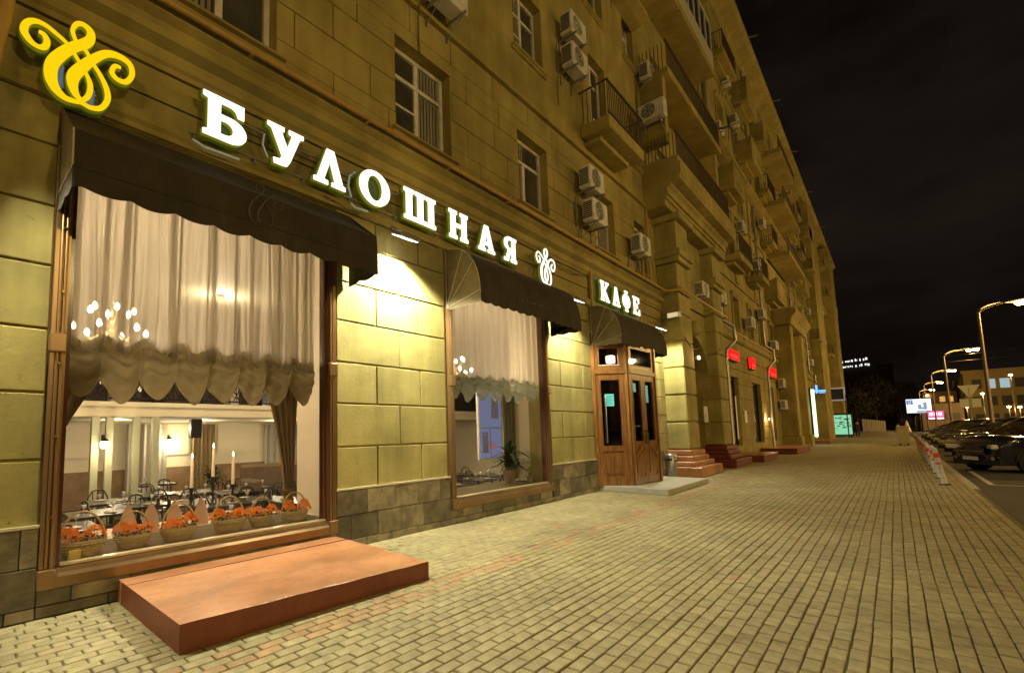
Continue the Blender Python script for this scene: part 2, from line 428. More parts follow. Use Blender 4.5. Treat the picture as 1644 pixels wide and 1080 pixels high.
for r, z in enumerate(ROWZ):
    for c, (a, b) in enumerate(cols):
        if r == 1 and c == 3: WINS.append((12.25, 13.3, 9.75, 12.1, 'door')); continue
        WINS.append((a, b, z, z+1.62, 'two' if c < 2 or r else 'tri'))
    y = 24.2
    k = 0
    while y < END - 2:
        w = (1.3, 1.3, 1.0)[k % 3]
        WINS.append((y, y+w, z, z+1.62, 'two')); y += (3.3, 3.6, 2.9)[k % 3]; k += 1
    if z > 10:
        for a in (17.6, 20.4): WINS.append((a, a+1.2, z, z+1.62, 'two'))
holes = [(w[0], w[1], w[2], w[3]) for w in WINS] + [W1, W2, DOOR, (18.05, 21.15, 0, 8.2)]
farshops = []
y = 26.0; k = 0
while y < END - 4:
    if not (38.6 < y < 46.2):
        w = (1.5, 2.3, 1.7, 2.6)[k % 4]; farshops.append((y, y+w, .6, 3.9)); y += w + (3.2, 2.4, 4.3, 2.8)[k % 4]
    else: y += 3
    k += 1
holes += farshops
body = MB()
for a, b, c, d in cells(-4, END, -.3, ROOF, holes): body.box(-.5, -.03, a, b, c, d)
body.build('wall', joint if False else plaster_up, B)
# dark rooms behind the upper windows and end walls
core = MB(); core.box(-14, -.9, -4, END, 6.0, ROOF); core.box(-14, -.9, 24, END, -.3, 5.98); core.box(-14, -.5, -4, -3.7, 0, 6)
core.build('inner_core', mat('dark_room', (.02, .017, .012), .9), B)
# ground floor stone courses: each block its own part
CZ = [.76, 1.34, 1.93, 2.5, 3.08, 3.64, 4.22, 4.66]
def wall_block(a, b, c, d, x1=0.0, m=plaster, name='wall_block', holes_=(), g=.011, x0=-.04):
    mb = MB(); n = 0
    for (p, q, r, s) in cells(a+g, b-g, c+g, d-g, [h for h in holes_]):
        mb.box(x0, x1, p, q, r, s, .008 if n == 0 else 0); n += 1
    if n: return mb.build(name, m, B)
def courses(y0, y1, offs, zs):
    for i, (c, d) in enumerate(zip(zs, zs[1:])):
        ed = [y0] + [y for y in offs[i % 2] if y0 + .15 < y < y1 - .15] + [y1]
        for a, b in zip(ed, ed[1:]): wall_block(a, b, c, d)
courses(-3.6, .665, ([-2.9, -1.2, .12], [-2.0, -.5]), CZ)
courses(3.74, 5.95, ([4.45, 5.35], [4.9]), CZ)
courses(9.28, 11.45, ([10.3], [9.85, 10.95]), CZ)
courses(14.7, 16.8, ([15.7], [15.2, 16.2]), CZ)
wh = [h for h in holes if h[2] > 5]
UZ = [6.12, 6.66, 7.2, 7.74, 8.28, 8.78]
for i, (c, d) in enumerate(zip(UZ, UZ[1:])):
    y = -3.6 - (i % 2)*.62
    while y < 16.0:
        e = y + (1.3 if (i+int(y)) % 3 else 1.05)
        wall_block(max(y, -3.6), min(e, 16.0), c, d, 0, plaster_up, holes_=wh, g=.007); y = e
UZ2 = [9.0, 10.7]
up = MB()
for a, b, c, d in cells(-4, END, 8.96, ROOF, wh): up.box(-.035, 0, a, b, c, d)
for a, b, c, d in cells(24, END, 5.9, 8.78, wh): up.box(-.035, 0, a, b, c, d)
up.build('upper_render_coat', plaster_up, B)
# grooves of ground floor of the far part, in long courses
fz = [.8, 1.5, 2.2, 2.9, 3.6, 4.3, 5.0, 5.7]
for c, d in zip(fz, fz[1:]):
    mb = MB()
    for a, b, p, q in cells(23.2, END, c+.012, d-.012, farshops): mb.box(-.04, .0, a, b, p, q, .01)
    mb.build('stone_course', plaster_up, B)
# fascia, mouldings, cornices (swept profiles)
def moulding(y0, y1, prof, m=plaster_up, name='moulding'):
    return MB().prism(prof, 'y', y0, y1).build(name, m, B)
moulding(-4, 16.8, [(-.04,4.66),(.05,4.66),(.05,4.72),(.075,4.76),(.075,4.80),(.02,4.83),(-.04,4.83)])
moulding(-4, 16.8, [(-.04,4.83),(.0,4.83),(.0,5.08),(-.04,5.08)], name='fascia')
moulding(-4, 16.8, [(-.04,5.10),(.008,5.10),(.008,5.42),(-.04,5.42)], name='fascia')
moulding(-4, 16.8, [(-.04,5.44),(.03,5.44),(.03,5.50),(.06,5.53),(.06,5.66),(.17,5.72),(.17,5.80),(.10,5.86),(.12,5.92),(.20,5.98),(.20,6.06),(.0,6.10),(-.04,6.10)], name='cornice')
moulding(23.2, END, [(-.04,5.7),(.06,5.7),(.14,5.78),(.14,5.9),(-.04,5.92)], name='cornice')
moulding(-4, END, [(-.04,8.78),(.07,8.79),(.07,8.87),(.03,8.92),(-.04,8.955)], name='string_course')
for zc in (12.8, 19.9): moulding(24, END, [(-.01,zc),(.1,zc),(.1,zc+.12),(-.01,zc+.14)], name='string_course')
moulding(23.4, END, [(-.01,15.0),(.3,15.05),(.55,15.15),(.55,15.3),(-.01,15.34)], name='string_course')
moulding(-4, 15.9, [(-.01,15.0),(.3,15.05),(.55,15.15),(.55,15.3),(-.01,15.34)], name='string_course')
moulding(-4, END+.3, [(-.5,24.2),(.1,24.2),(.25,24.5),(.75,24.65),(.9,24.8),(.9,25.0),(-.5,25.2)], name='roof_cornice')
# plinth tiles
def plinth(y0, y1, z1=.76, w=.5):
    rows = [(0, .1), (.1, .43), (.43, .76)] if z1 > .5 else [(0, .1), (.1, .235)]
    for i, (a, b) in enumerate(rows):
        y = y0 - (.22 if i % 2 else 0)
        while y < y1 - .02:
            e = y + w*random.uniform(.9, 1.1); p, q = max(y, y0), min(e, y1)
            if q - p > .05:
                MB().box(-.04, .032 + random.uniform(-.003, .003), p+.003, q-.003, a+.003, b-.003, .006).build('plinth_tile', slate, B)
            y = e
plinth(-2.4, .665); plinth(.665, 3.72, .235); plinth(3.72, 5.97); plinth(5.97, 9.27, .235); plinth(9.27, 11.44); plinth(14.72, 16.4)
MB().box(-.04, .036, 3.72, 5.97, .762, .785).box(-.04, .036, -3, .665, .762, .785).box(-.04, .036, 9.27, 11.44, .762, .785).build('plinth_edge', mat('edge_stone', (.5, .45, .3), .7), B)

# ------------------------------------------------------------------ upper windows
def win_meshes(w, h, typ, trim=False):
    f = MB(); t = .075
    f.box(-.09, 0, 0, t, 0, h); f.box(-.09, 0, w-t, w, 0, h); f.box(-.09, 0, t, w-t, 0, t); f.box(-.09, 0, t, w-t, h-t, h)
    if typ == 'door':
        f.box(-.08, -.01, w/2-.04, w/2+.04, t, h-t); f.box(-.08, -.015, t, w-t, .7, .78); f.box(-.08, -.015, t, w-t, h*.74, h*.74+.07)
    else:
        tz = h*.66
        if typ == 'two': f.box(-.08, -.01, w/2-.045, w/2+.045, t, h-t)
        else: f.box(-.08, -.01, w*.42-.045, w*.42+.045, t, tz)
        f.box(-.085, -.005, t, w-t, tz, tz+.07)
        f.box(-.08, -.012, t, w/2-.045, h*.36, h*.36+.04) if typ == 'two' else None
    g = MB().quad((-.045, t, t), (-.045, w-t, t), (-.045, w-t, h-t), (-.045, t, h-t))
    s = MB().prism([(-.26,-.02),(.0,-.03),(.10,-.045),(.10,-.08),(.05,-.10),(.05,-.14),(0.0,-.15),(-.26,-.15)], 'y', -.1, w+.1)
    if trim:
        s.box(-.0, .05, -.18, -.02, -.02, h+.02, .01); s.box(-.0, .05, w+.02, w+.18, -.02, h+.02, .01); s.prism([(0,h+.02),(.06,h+.02),(.14,h+.18),(.14,h+.24),(0,h+.26)], 'y', -.22, w+.22)
    c = MB().grid(lambda u, v: (-.16 + .012*sin(u*40), t+u*(w-2*t)*.42, t+v*(h-2*t)), 24, 1)
    return f, g, s, c
wc = {}
random.seed(3)
WO = []
for (a, b, z0, z1, typ) in WINS:
    key = (round(b-a, 2), round(z1-z0, 2), typ, a > 23)
    if key not in wc:
        f, g, s, c = win_meshes(key[0], key[1], typ, key[3])
        wc[key] = (f.mesh('window', whitep), g.mesh('pane', winglass), s.mesh('sill', plaster_up), c.mesh('curtain', curtain_dim))
    m = wc[key]; o = link('window', m[0], B, (-.2, a, z0))
    g = link('pane', m[1], o); s = link('sill', m[2], o, (.2, 0, 0))
    WO.append((o, a, z0))
    if random.random() < .7:
        link('curtain', m[3], o, (.118, random.choice([0, key[0]*.5]), 0))
# shop windows of the far part
shop_reflection = glow('shop_reflection_glow', (1, .62, .25), .35)  # glowing strips stand in for bright reflections in the shop glass
for i, (a, b, c, d) in enumerate(farshops):
    f = MB().box(-.3, -.18, a, a+.07, c, d).box(-.3, -.18, b-.07, b, c, d).box(-.3, -.18, a+.07, b-.07, c, c+.07).box(-.3, -.18, a+.07, b-.07, d-.07, d).box(-.3, -.2, (a+b)/2-.03, (a+b)/2+.03, c+.07, d-.07)
    o = f.build('shop_window', dkmetal, B)
    MB().quad((-.25,a+.07,c+.07),(-.25,b-.07,c+.07),(-.25,b-.07,d-.07),(-.25,a+.07,d-.07)).build('pane', winglass if i not in (5, 7, 8, 10) else glow('far_shop_glow_'+str(i), ((1,.80,.5),(.85,1,.7),(1,.6,.25))[i % 3], .45), o)
    if i in (0, 3): MB().box(-.16, -.12, a+.12, a+.2, c+.5, d-.5).box(-.16,-.12,b-.2,b-.14,c+.3,d-.9).build('reflection_strip', shop_reflection, o)

# ------------------------------------------------------------------ portal bay: pilasters, arch, entablature, loggias
def pilaster(y0, y1, top, x1=.62):
    z = .8; i = 0
    while z < top - .2:
        e = min(z + .89, top)
        MB().box(-.04, x1, y0, y1, z+.02, e-.02, .03).build('pilaster_block', plaster, B)
        MB().box(-.04, x1-.05, y0+.05, y1-.05, e-.02, e+.02).build('pilaster_joint', plaster_up, B) if e < top else None
        z = e; i += 1
pilaster(16.8, 18.0, 7.0); pilaster(21.2, 22.4, 7.0)
for (a, b) in ((16.8, 18.0), (21.2, 22.4)):
    MB().box(-.04, .72, a-.08, b+.08, 7.0, 7.18, .02).box(-.04, .8, a-.14, b+.14, 7.18, 7.4, .03).box(-.04, .66, a-.02, b+.02, 7.4, 8.4).box(-.04,.85,a-.18,b+.18,8.4,8.62,.02).build('capital', plaster, B)
MB().prism([(-.04,8.62),(.66,8.62),(.66,8.84),(.71,8.84),(.71,8.98),(.76,8.98),(.76,9.16),(.80,9.2),(.86,9.24),(.86,9.32),(1.14,9.36),(1.14,9.44),(1.18,9.5),(1.18,9.9),(1.12,9.94),(1.12,10.12),(-.04,10.2)], 'y', 15.9, 23.3).build('entablature', plaster_up, B)
# arch ring and recess behind it
def arch(y0, y1, zs, zt, x0, x1, m, name):
    cy = (y0+y1)/2; r = (y1-y0)/2; n = 14; mb = MB()
    pts = [(cy - r*cos(pi*i/n), zs + r*sin(pi*i/n)) for i in range(n+1)]
    for (ya, za), (yb, zb) in zip(pts, pts[1:]):
        vs = [(x, yy, zz) for x in (x0, x1) for (yy, zz) in ((ya, za), (yb, zb), (yb, zt), (ya, zt))]
        mb.add(vs, [(0,1,2,3),(7,6,5,4),(0,4,5,1),(1,5,6,2),(2,6,7,3),(3,7,4,0)])
    return mb.build(name, m, B)
arch(18.0, 21.2, 3.3, 8.62, -.1, .25, plaster, 'arch_spandrel')
MB().box(-2.6, -2.5, 17.6, 21.6, -.2, 8.7).box(-2.6,-.1,17.7,18.0,-.2,8.7).box(-2.6,-.1,21.2,21.5,-.2,8.7).build('arch_recess', plaster_up, B)
MB().lathe([(0,-.3),(.16,-.26),(.22,-.1),(.2,.1),(.12,.25),(0,.3)], (.3,19.6,5.2), 12).build('keystone', plaster, B)
# red plinth steps of the portal (painted stone)
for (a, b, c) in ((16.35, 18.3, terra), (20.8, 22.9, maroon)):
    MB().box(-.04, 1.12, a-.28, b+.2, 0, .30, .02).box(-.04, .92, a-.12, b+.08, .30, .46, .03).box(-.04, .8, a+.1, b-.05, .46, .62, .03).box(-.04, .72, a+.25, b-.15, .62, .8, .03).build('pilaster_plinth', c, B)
# loggia floors above
for z in (13.2, 16.8, 20.4):
    MB().box(-.03, .95, 16.2, 23.0, z, z+.25, .03).build('loggia', plaster_up, B)
    if z != 16.8:
        q = MB().box(.88, .93, 16.2, 23.0, z+1.15, z+1.2)
        for i in range(56): q.box(.9, .92, 16.25+i*.12, 16.27+i*.12, z+.25, z+1.15)
        for i in range(7): q.box(.05+i*.12, .07+i*.12, 16.22, 16.24, z+.25, z+1.15)
        q.build('railing', mat('rail_iron', (.09, .06, .035), .6), B)
    else:
        q = MB().box(.85, .93, 16.2, 23.0, z+.25, z+1.0).box(.0, .85, 16.2, 16.28, z+.25, z+1.0).build('glazed_balcony', mat('sheet_cream', (.5,.46,.34), .6), B)
        w_ = MB()
        for i in range(9): w_.box(.86, .92, 16.2+i*.84, 16.27+i*.84, z+1.0, z+2.5)
        for i in range(2): w_.box(.05+i*.8, .11+i*.8, 16.2, 16.26, z+1.0, z+2.5)
        w_.box(.86,.92,16.2,23.0,z+2.5,z+2.58); w_.box(.0,.86,16.2,16.26,z+2.5,z+2.58); w_.build('mullion', whitep, q)
        MB().box(.88, .89, 16.25, 22.95, z+1.0, z+2.5).box(.0,.86,16.22,16.23,z+1.0,z+2.5).build('pane', winglass, q)
q = MB().box(1.0, 1.05, 16.2, 23.1, 11.1, 11.15)
for i in range(58): q.box(1.015, 1.035, 16.2+i*.12, 16.22+i*.12, 10.15, 11.1)
for i in range(9): q.box(.05+i*.11, .07+i*.11, 16.16, 16.18, 10.15, 11.1)
q.build('railing', mat('rail_iron', (.09, .06, .035), .6), B)
MB().box(-.04, .75, 16.2, 16.5, 10.9, 13.2).box(-.04, .75, 22.7, 23.0, 10.9, 13.2).build('loggia_cheek', plaster_up, B)
# balconies
def balcony(y0, y1, z, d=.8, solid=False):
    s = MB().box(0, d, y0, y1, z, z+.32, .03); s.box(0, d*.55, y0+.25, y1-.25, z-.14, z, .02)
    o = s.build('balcony', plaster_up, B)
    r = MB(); z0 = z+.32; h = .95
    if solid:
        r.box(d-.1, d, y0, y1, z0, z0+h).box(0, d-.1, y0, y0+.1, z0, z0+h).box(0, d-.1, y1-.1, y1, z0, z0+h).box(d-.12, d+.04, y0-.03, y1+.03, z0+h, z0+h+.07)
        r.build('parapet', plaster_up, o)
    else:
        r.box(d-.05, d, y0, y1, z0+h-.03, z0+h).box(d-.045, d-.01, y0, y1, z0+.06, z0+.09)
        for yy in (y0, y1-.04): r.box(0, d, yy, yy+.04, z0+h-.03, z0+h)
        n = int((y1-y0)/.12)
        for i in range(n+1): yy = y0+.01+(y1-y0-.04)*i/n; r.box(d-.035, d-.015, yy, yy+.018, z0, z0+h)
        for k in range(6):
            for yy in (y0+.01, y1-.03): r.box(.1+k*.12, .118+k*.12, yy, yy+.018, z0, z0+h)
        r.build('railing', mat('rail_iron', (.09, .06, .035), .6), o)
    return o
balcony(11.5, 13.9, 9.2)
random.seed(21)
ys = [26.6, 31.5, 37.0, 47.5, 53.0, 59.5, 66.0, 73.0, 80.0, 86.5]
for r, z in enumerate((9.6, 13.2, 16.7, 20.3)):
    for i, y in enumerate(ys):
        if random.random() < .66: balcony(y, y+random.choice([1.9, 2.3, 2.8]), z, .7 + .1*(i % 2), random.random() < .4)
# second projecting bay further along
for a, b, x1 in ((39.2, 40.4, .9), (44.6, 45.8, .9)):
    MB().box(-.03, x1, a, b, .8, 8.2, .04).box(-.03, x1+.1, a-.1, b+.1, 0, .8, .03).build('far_pilaster', plaster_up, B)
MB().prism([(-.04,8.2),(1.0,8.2),(1.1,8.6),(1.35,8.9),(1.35,9.2),(-.04,9.25)], 'y', 38.6, 46.4).build('entablature', plaster_up, B)
for z in (12.8, 16.4, 20.0):
    MB().box(-.03, 1.3, 38.8, 46.2, z, z+.3).build('loggia', plaster_up, B); MB().box(1.2, 1.26, 38.8, 46.2, z+1.1, z+1.16).box(1.2,1.24,38.8,46.2,z+.35,z+.9).build('railing', mat('rail_iron', (.09, .06, .035), .6), B)
MB().box(-.03, .8, 60.0, 66.5, .0, 24.0).build('far_projection', plaster_up, B)
MB().box(-.03, 1.0, 78.0, 84.5, .0, 24.0).build('far_projection', plaster_up, B)
for y in (29.0, 33.7, 37.9, 51.5, 58.4, 70.5, 76.5, 90.5):
    MB().box(-.02, .07, y-.28, y+.28, 9.0, 14.98, .02).box(-.02, .10, y-.33, y+.33, 14.5, 14.99, .02).build('wall_strip', plaster_up, B)
# drain pipes
def downpipe(y, x=.16, ztop=24, jog=5.75):
    p = [(x, y, ztop), (x, y, jog+.75), (x+.0, y+.02, jog+.55), (x+.32, y+.5, jog+.3), (x+.34, y+.52, jog-.35), (x+.05, y+.12, jog-.8), (x+.02, y+.1, jog-1.2), (x+.02, y+.1, .35), (x+.22, y+.1, .12)]
    mb = MB().tube(p, .065, 10)
    for z in (1.2, 2.4, 3.6): mb.tube([(x+.02, y+.1, z-.02), (x+.02, y+.1, z+.03)], .085, 10)
    for z in (9, 12, 15, 18, 21): mb.tube([(x, y, z), (x, y, z+.06)], .085, 10)
    return mb.build('downpipe', zinc, B)
for y in (24.5, 34.4, 47.2, 55.5, 68, 86): downpipe(y)
MB().tube([(.12, .36, 7.0), (.14, .32, 6.2), (.24, .26, 5.9), (.22, .22, 5.2), (.2, .14, 4.5), (.16, -.25, 3.6), (.14,-.25,.2)], .06, 10).build('downpipe', ochre, B)
# gas pipe on the cornice, jogging round the pilaster
gp = MB().tube([(.27,-4,6.04),(.27,16.45,6.04),(.35,16.62,6.02),(.74,16.72,6.0),(.76,18.0,6.0),(.76,22.5,6.0),(.3,22.9,6.0),(.25,40,6.0)], .035, 8)
gp.build('gas_pipe', ochre, B)
br = MB()
for i in range(12): br.box(0, .3, .6+i*1.75, .64+i*1.75, 5.985, 6.005) if .6+i*1.75 < 16.4 else None
br.tube([(.1, 15.2, 6.1), (.1, 15.2, 6.9)], .03, 6); br.tube([(.06, 15.95, 6.1), (.06, 15.95, 9.5)], .03, 6)
br.build('pipe_bracket', ochre, B)
# small roof spouts / lamp stubs on the eaves
for y in (20.0, 27.5, 33.0, 41, 50, 60, 72):
    MB().tube([(.8, y, 24.95), (1.35, y, 24.8)], .06, 8).build('roof_spout', steel, B)
MB().tube([(.9, 22.6, 14.2), (1.45, 22.6, 14.05)], .055, 8).build('roof_spout', steel, B)

# ------------------------------------------------------------------ AC units
def make_ac():
    r = thing('air_conditioner', 'x', 'air conditioner', group='air conditioners on the facade')
    w, d, h = .82, .32, .58
    MB().box(.12, .12+d, 0, w, 0, h, .025).build('casing', acw, r)
    g = MB()
    for i in range(9): g.box(.16, .12+d-.05, -.012, .0, .08+i*.048, .105+i*.048)
    g.build('side_grille', acd, r)
    n = 24; vs = [(.12+d+.004, w*.40, h/2)] + [(.12+d+.004, w*.40+.235*cos(2*pi*k/n), h/2+.235*sin(2*pi*k/n)) for k in range(n)]
    MB().add(vs, [(0, k+1, (k+1) % n+1) for k in range(n)]).build('fan_opening', acd, r)
    f = MB()
    for rr in (.08, .14, .19, .235):
        pts = [(.12+d+.014, w*.40+rr*cos(2*pi*k/16), h/2+rr*sin(2*pi*k/16)) for k in range(17)]; f.tube(pts, .006, 4, False)
    for k in range(6): f.tube([(.12+d+.016, w*.4+.03*cos(k*pi/3), h/2+.03*sin(k*pi/3)), (.12+d+.016, w*.4+.235*cos(k*pi/3), h/2+.235*sin(k*pi/3))], .005, 4)
    f.build('fan_guard', acw, r)
    b = MB()
    for yy in (.12, w-.16): b.box(0, .5, yy, yy+.035, -.04, -.0); b.box(0, .03, yy, yy+.035, -.35, 0); b.tube([(.02, yy+.017, -.33), (.42, yy+.017, -.04)], .012, 4)
    b.build('bracket', steel, r)
    MB().tube([(.2,-.02,.12),(.12,-.09,.02),(.05,-.10,-.35),(.02,-.06,-.7),(.0,-.02,-.95)], .014, 5).build('hose', mat('cable_sheath', (.12, .10, .06), .6), r)
    return r
AC = make_ac(); ac_used = False
acs = [((0, 5.5, 8.98), 'dark underside of air conditioner above the string course at the top edge'),
 ((0, 10.4, 11.35), 'upper of two stacked white air conditioners left of the railed balcony'),
 ((0, 10.4, 10.5), 'lower of two stacked white air conditioners left of the railed balcony'),
 ((0, 11.0, 7.55), 'upper of two stacked air conditioners on the second floor wall above the emblem'),
 ((0, 11.1, 6.72), 'lower of two stacked air conditioners on the second floor wall, over the pipe'),
 ((0, 14.2, 6.72), 'single air conditioner above the cafe sign next to the pilaster'),
 ((.0, 14.2, 15.7), 'lone air conditioner high on the wall left of the loggias'),
 ((.1, 20.2, 6.55), 'small air conditioner in the portal arch above the yellow pipe'),
 ((.0, 23.5, 6.9), 'air conditioner fixed beside the upper end of the first drainpipe'),
 ((0, 29.6, 6.7), 'air conditioner over the middle red sign'),
 ((0, 38.2, 2.6), 'lower air conditioner in the pair beside the far pilaster'),
 ((0, 38.2, 4.0), 'upper air conditioner in the pair beside the far pilaster'),
 ((0, 32.9, 10.6), 'air conditioner on the third floor beyond the portal bay'),
 ((0, 36.0, 14.2), 'air conditioner on the fourth floor beyond the portal bay'),
 ((0, 25.9, 15.9), 'air conditioner just over the heavy string course past the loggias'),
 ((0, 30.0, 18.3), 'air conditioner near the top floors past the loggias'),
 ((0, 49.5, 10.5), 'far air conditioner on the third floor beyond the second bay'),
 ((0, 56.0, 7.0), 'far air conditioner low on the facade beyond the second bay'),
 ((0, 52.4, 17.6), 'far air conditioner under the roof beyond the second bay'),
 ((0, 68.8, 7.2), 'farthest air conditioner near the end of the block'),
 ((0, 23.6, 9.4), 'air conditioner tucked under the string course beside the portal bay'), ((0, 29.4, 11.9), 'third floor air conditioner between two windows past the portal bay'),
 ((0, 33.2, 7.8), 'second floor air conditioner just left of the second drainpipe'), ((0, 36.6, 6.3), 'low air conditioner right of the second drainpipe'),
 ((0, 28.6, 20.0), 'top floor air conditioner past the loggias'), ((0, 35.4, 17.9), 'fifth floor air conditioner over the second drainpipe'),
 ((0, 47.9, 6.4), 'second floor air conditioner right of the far bay'), ((0, 51.2, 14.1), 'fourth floor air conditioner right of the far bay'),
 ((0, 57.6, 12.1), 'third floor air conditioner before the far projecting wall'), ((0, 58.2, 18.4), 'fifth floor air conditioner before the far projecting wall'),
 ((.0, 15.9, 13.2), 'air conditioner high beside the edge of the loggias'), ((0, 71.5, 14.3), 'fourth floor air conditioner between the far projecting walls')]
for i, (l, lab) in enumerate(acs):
    if i == 0: AC.location = l; AC['label'] = lab
    else: copy_thing(AC, l, 0, lab)
# one facing along the street, on the cheek of the loggia
copy_thing(AC, (.05, 16.2, 11.6), radians(-90), 'air conditioner turned sideways on the side wall of the portal loggia')

# ------------------------------------------------------------------ shop windows of the cafe
def shop_window(y0, y1, z0, z1, ydiv):
    o = MB().prism([(-.12,z0),(.07,z0),(.075,z0+.09),(.05,z0+.12),(.045,z0+.155),(.0,z0+.17),(-.12,z0+.17)], 'y', y0, y1).build('shop_window', bronze, B)
    for s, y in ((1, y0), (-1, y1)):
        p = MB(); a = lambda t: y + s*t
        def bx(x0, x1, t0, t1): p.box(x0, x1, min(a(t0), a(t1)), max(a(t0), a(t1)), z0+.17, z1)
        bx(-.12, .05, 0, .028); bx(-.12, .03, .028, .115)
        for t in (.048, .082): p.tube([(.045, a(t), z0+.17), (.045, a(t), z1)], .014, 8)
        p.build('post', bronze, o)
        q = MB(); q.box(-.12, .0, min(a(.115), a(.15)), max(a(.115), a(.15)), z0+.17, z1)
        q.build('inner_jamb', mahog, o)
        c = MB()
        for z in (z0-.005, z0+2.05): c.box(-.0, .085, min(a(-.01), a(.115)), max(a(-.01), a(.115)), z, z+.17, .01); c.lathe([(0,0),(.022,.0),(.018,.012),(0,.016)], (0,0,0), 8) if False else None
        for z in (z0+.6, z0+1.3, z0+1.95, z0+2.6, z0+3.2): c.tube([(.05, a(.065), z), (.075, a(.065), z)], .011, 6)
        c.build('clamp', bronze, o)
    MB().quad((-.045, y0+.15, z0+.17), (-.045, y1-.15, z0+.17), (-.045, y1-.15, z1), (-.045, y0+.15, z1)).build('pane', shopglass, o)
    MB().box(-.06, .03, y0+.15, y1-.15, z0+.17, z0+.19).build('sill', mat('sill_bright', (.62, .54, .33), .3, metal=.6), o)
    return o
shop_window(.67, 3.70, .24, 4.3, None); shop_window(6.0, 9.25, .24, 4.3, None)

# ------------------------------------------------------------------ cafe interior
FL = -.4
def st(o): o['kind'] = 'structure'; return o
st(MB().box(-11, -.5, -3.6, 17.5, FL-.1, FL).build('interior_floor', int_floor))
st(MB().box(-11, -.5, -3.6, 17.5, 4.6, 4.75).build('interior_ceiling', int_white))
iw = MB(); iw.box(-11.1, -11, -3.6, 17.5, FL, 4.6); iw.box(-11, -.5, -3.7, -3.6, FL, 4.6); iw.box(-11, -.5, 17.5, 17.6, FL, 4.6)
iw.box(-1.0, -.5, -3.6, .6, FL, 4.6).box(-1.0, -.5, 3.74, 5.98, FL, 4.6).box(-1.0, -.5, 9.3, 11.4, FL, 4.6).box(-1.0,-.5,.6,3.74,FL,.40).box(-1.0,-.5,5.98,9.3,FL,.40)
iw.box(-.5,-.12,.6,.64,.2,4.5).box(-.5,-.12,3.7,3.74,.2,4.5)
st(iw.build('interior_wall', int_white))
st(MB().box(-1.0, -.1, .64, 3.7, .36, .405).build('window_board', mat('board_stone', (.13, .105, .065), .9, spec=.05)))
st(MB().box(-1.0, -.1, 6.0, 9.25, .36, .405).build('window_board', mat('board_stone', (.13, .105, .065), .9, spec=.05)))
# mezzanine
mz = thing('mezzanine', 'white gallery with a black wrought iron railing inside the cafe', 'gallery', (-7, 0, 2.0))
MB().box(-4, 0, -3.5, 17.4, 0, .32, .02).box(0,.05,-3.5,17.4,.24,.34).build('slab', int_white, mz)
rl = MB()
rl.tube([(0,-3.4,1.15),(0,17.3,1.15)], .03, 6); rl.tube([(0,-3.4,.42),(0,17.3,.42)], .018, 6)
for i in range(60):
    y = -3.2 + i*.34
    rl.tube([(0, y, .34), (0, y, 1.15)], .012, 4)
    rl.tube([(0, y+.17, .42), (0, y+.17, 1.1)], .008, 4); rl.tube([(0, y+.085, .42), (0, y+.255, .75), (0, y+.085, 1.1)], .012, 4); rl.tube([(0, y+.255, .42), (0, y+.085, .75), (0, y+.255, 1.1)], .012, 4)
    pts = [(0, y+.17+.13*(1-t/14)*cos(t*.9), .74+.2*(1-t/14)*sin(t*.9)) for t in range(13)]; rl.tube(pts, .012, 4, False)
    rl.tube([(0, y+.17+.15*cos(a*pi/6), .78+.28*sin(a*pi/6)) for a in range(13)], .009, 4, False)
rl.build('railing', mat('wrought_iron', (.012, .011, .010), .4, metal=.5), mz)
MB().box(-.95, -.85, -3.5, 17.4, .32, 2.4).build('gallery_wall', mat('gallery_dark_wood', (.05,.03,.02), .5, col2=(.09,.055,.035), nscale=2), mz)
rnd = random.Random(8)
for k in range(16): MB().lathe([(.03,0),(.04,.06),(.01,.12)], (-.4-.3*rnd.random(), 1.6+k*.42+rnd.random()*.2, .62+.3*rnd.random()), 8).build('gallery_glint_glass', mat('glass_glint', (.8,.75,.6), .2, emit=(1,.8,.5), es=rnd.choice([.3,.3,.8])), mz)  # glimmers on the glassware are put in as emission
for k in range(8): MB().box(-.6, -.25, 1.8+k*.9, 2.05+k*.9, .34, .95, .02).build('gallery_seat', linen if k % 3 == 1 else blackwood, mz)
# columns and panels
for i, y in enumerate((2.36, 2.62, 3.13, 3.52, 7.6, 8.05)):
    pc = thing('pillar', ('first', 'second', 'third', 'fourth', 'fifth', 'sixth')[i]+' pale pillar from the left under the cafe gallery', 'pillar', (-6.85, y, FL), group='pillars under the gallery')
    MB().box(-.07, .07, -.07, .07, .1, 2.4, .01).build('shaft', int_green, pc)
    MB().box(-.1, .1, -.1, .1, 0, .1).build('base', int_green, pc)
pn = MB()
for y in (2.0, 4.2, 6.6, 9.2, 11.8): pn.box(-10.99, -10.93, y, y+1.5, 1.0, 1.95)
pn.build('wall_panel', mat('cream_panel', (.78, .68, .48), .6)); tag(bpy.data.objects['wall_panel'], kind='structure')
MB().box(-10.99, -10.9, -3.5, 17.4, FL, .62).build('wainscot', int_tan)['kind'] = 'structure'
def hang(name, x, y0, y1, z0, z1, m, lab, amp=.05, n=30, group=None):
    w = y1-y0
    mb = MB().grid(lambda u, v: (x + amp*sin(u*n)*(.6+.4*sin(u*17+1)), y0+u*w, z0+v*(z1-z0)), 90, 2)
    o = mb.build(name, m); tag(o, lab, 'curtain', group); return o
for i, (y, h) in enumerate(((3.9, 1.1), (5.75, .7), (8.2, 1.4))):
    hang('back_curtain', -10.8, y, y+h, FL+.1, 1.95, drape if i == 1 else mat('grey_curtain', (.40, .36, .29), .85),
         ('grey curtain on the cafe back wall behind the candles', 'narrow brown curtain on the cafe back wall', 'pale curtain on the cafe back wall behind the sofa')[i], .06, 34)
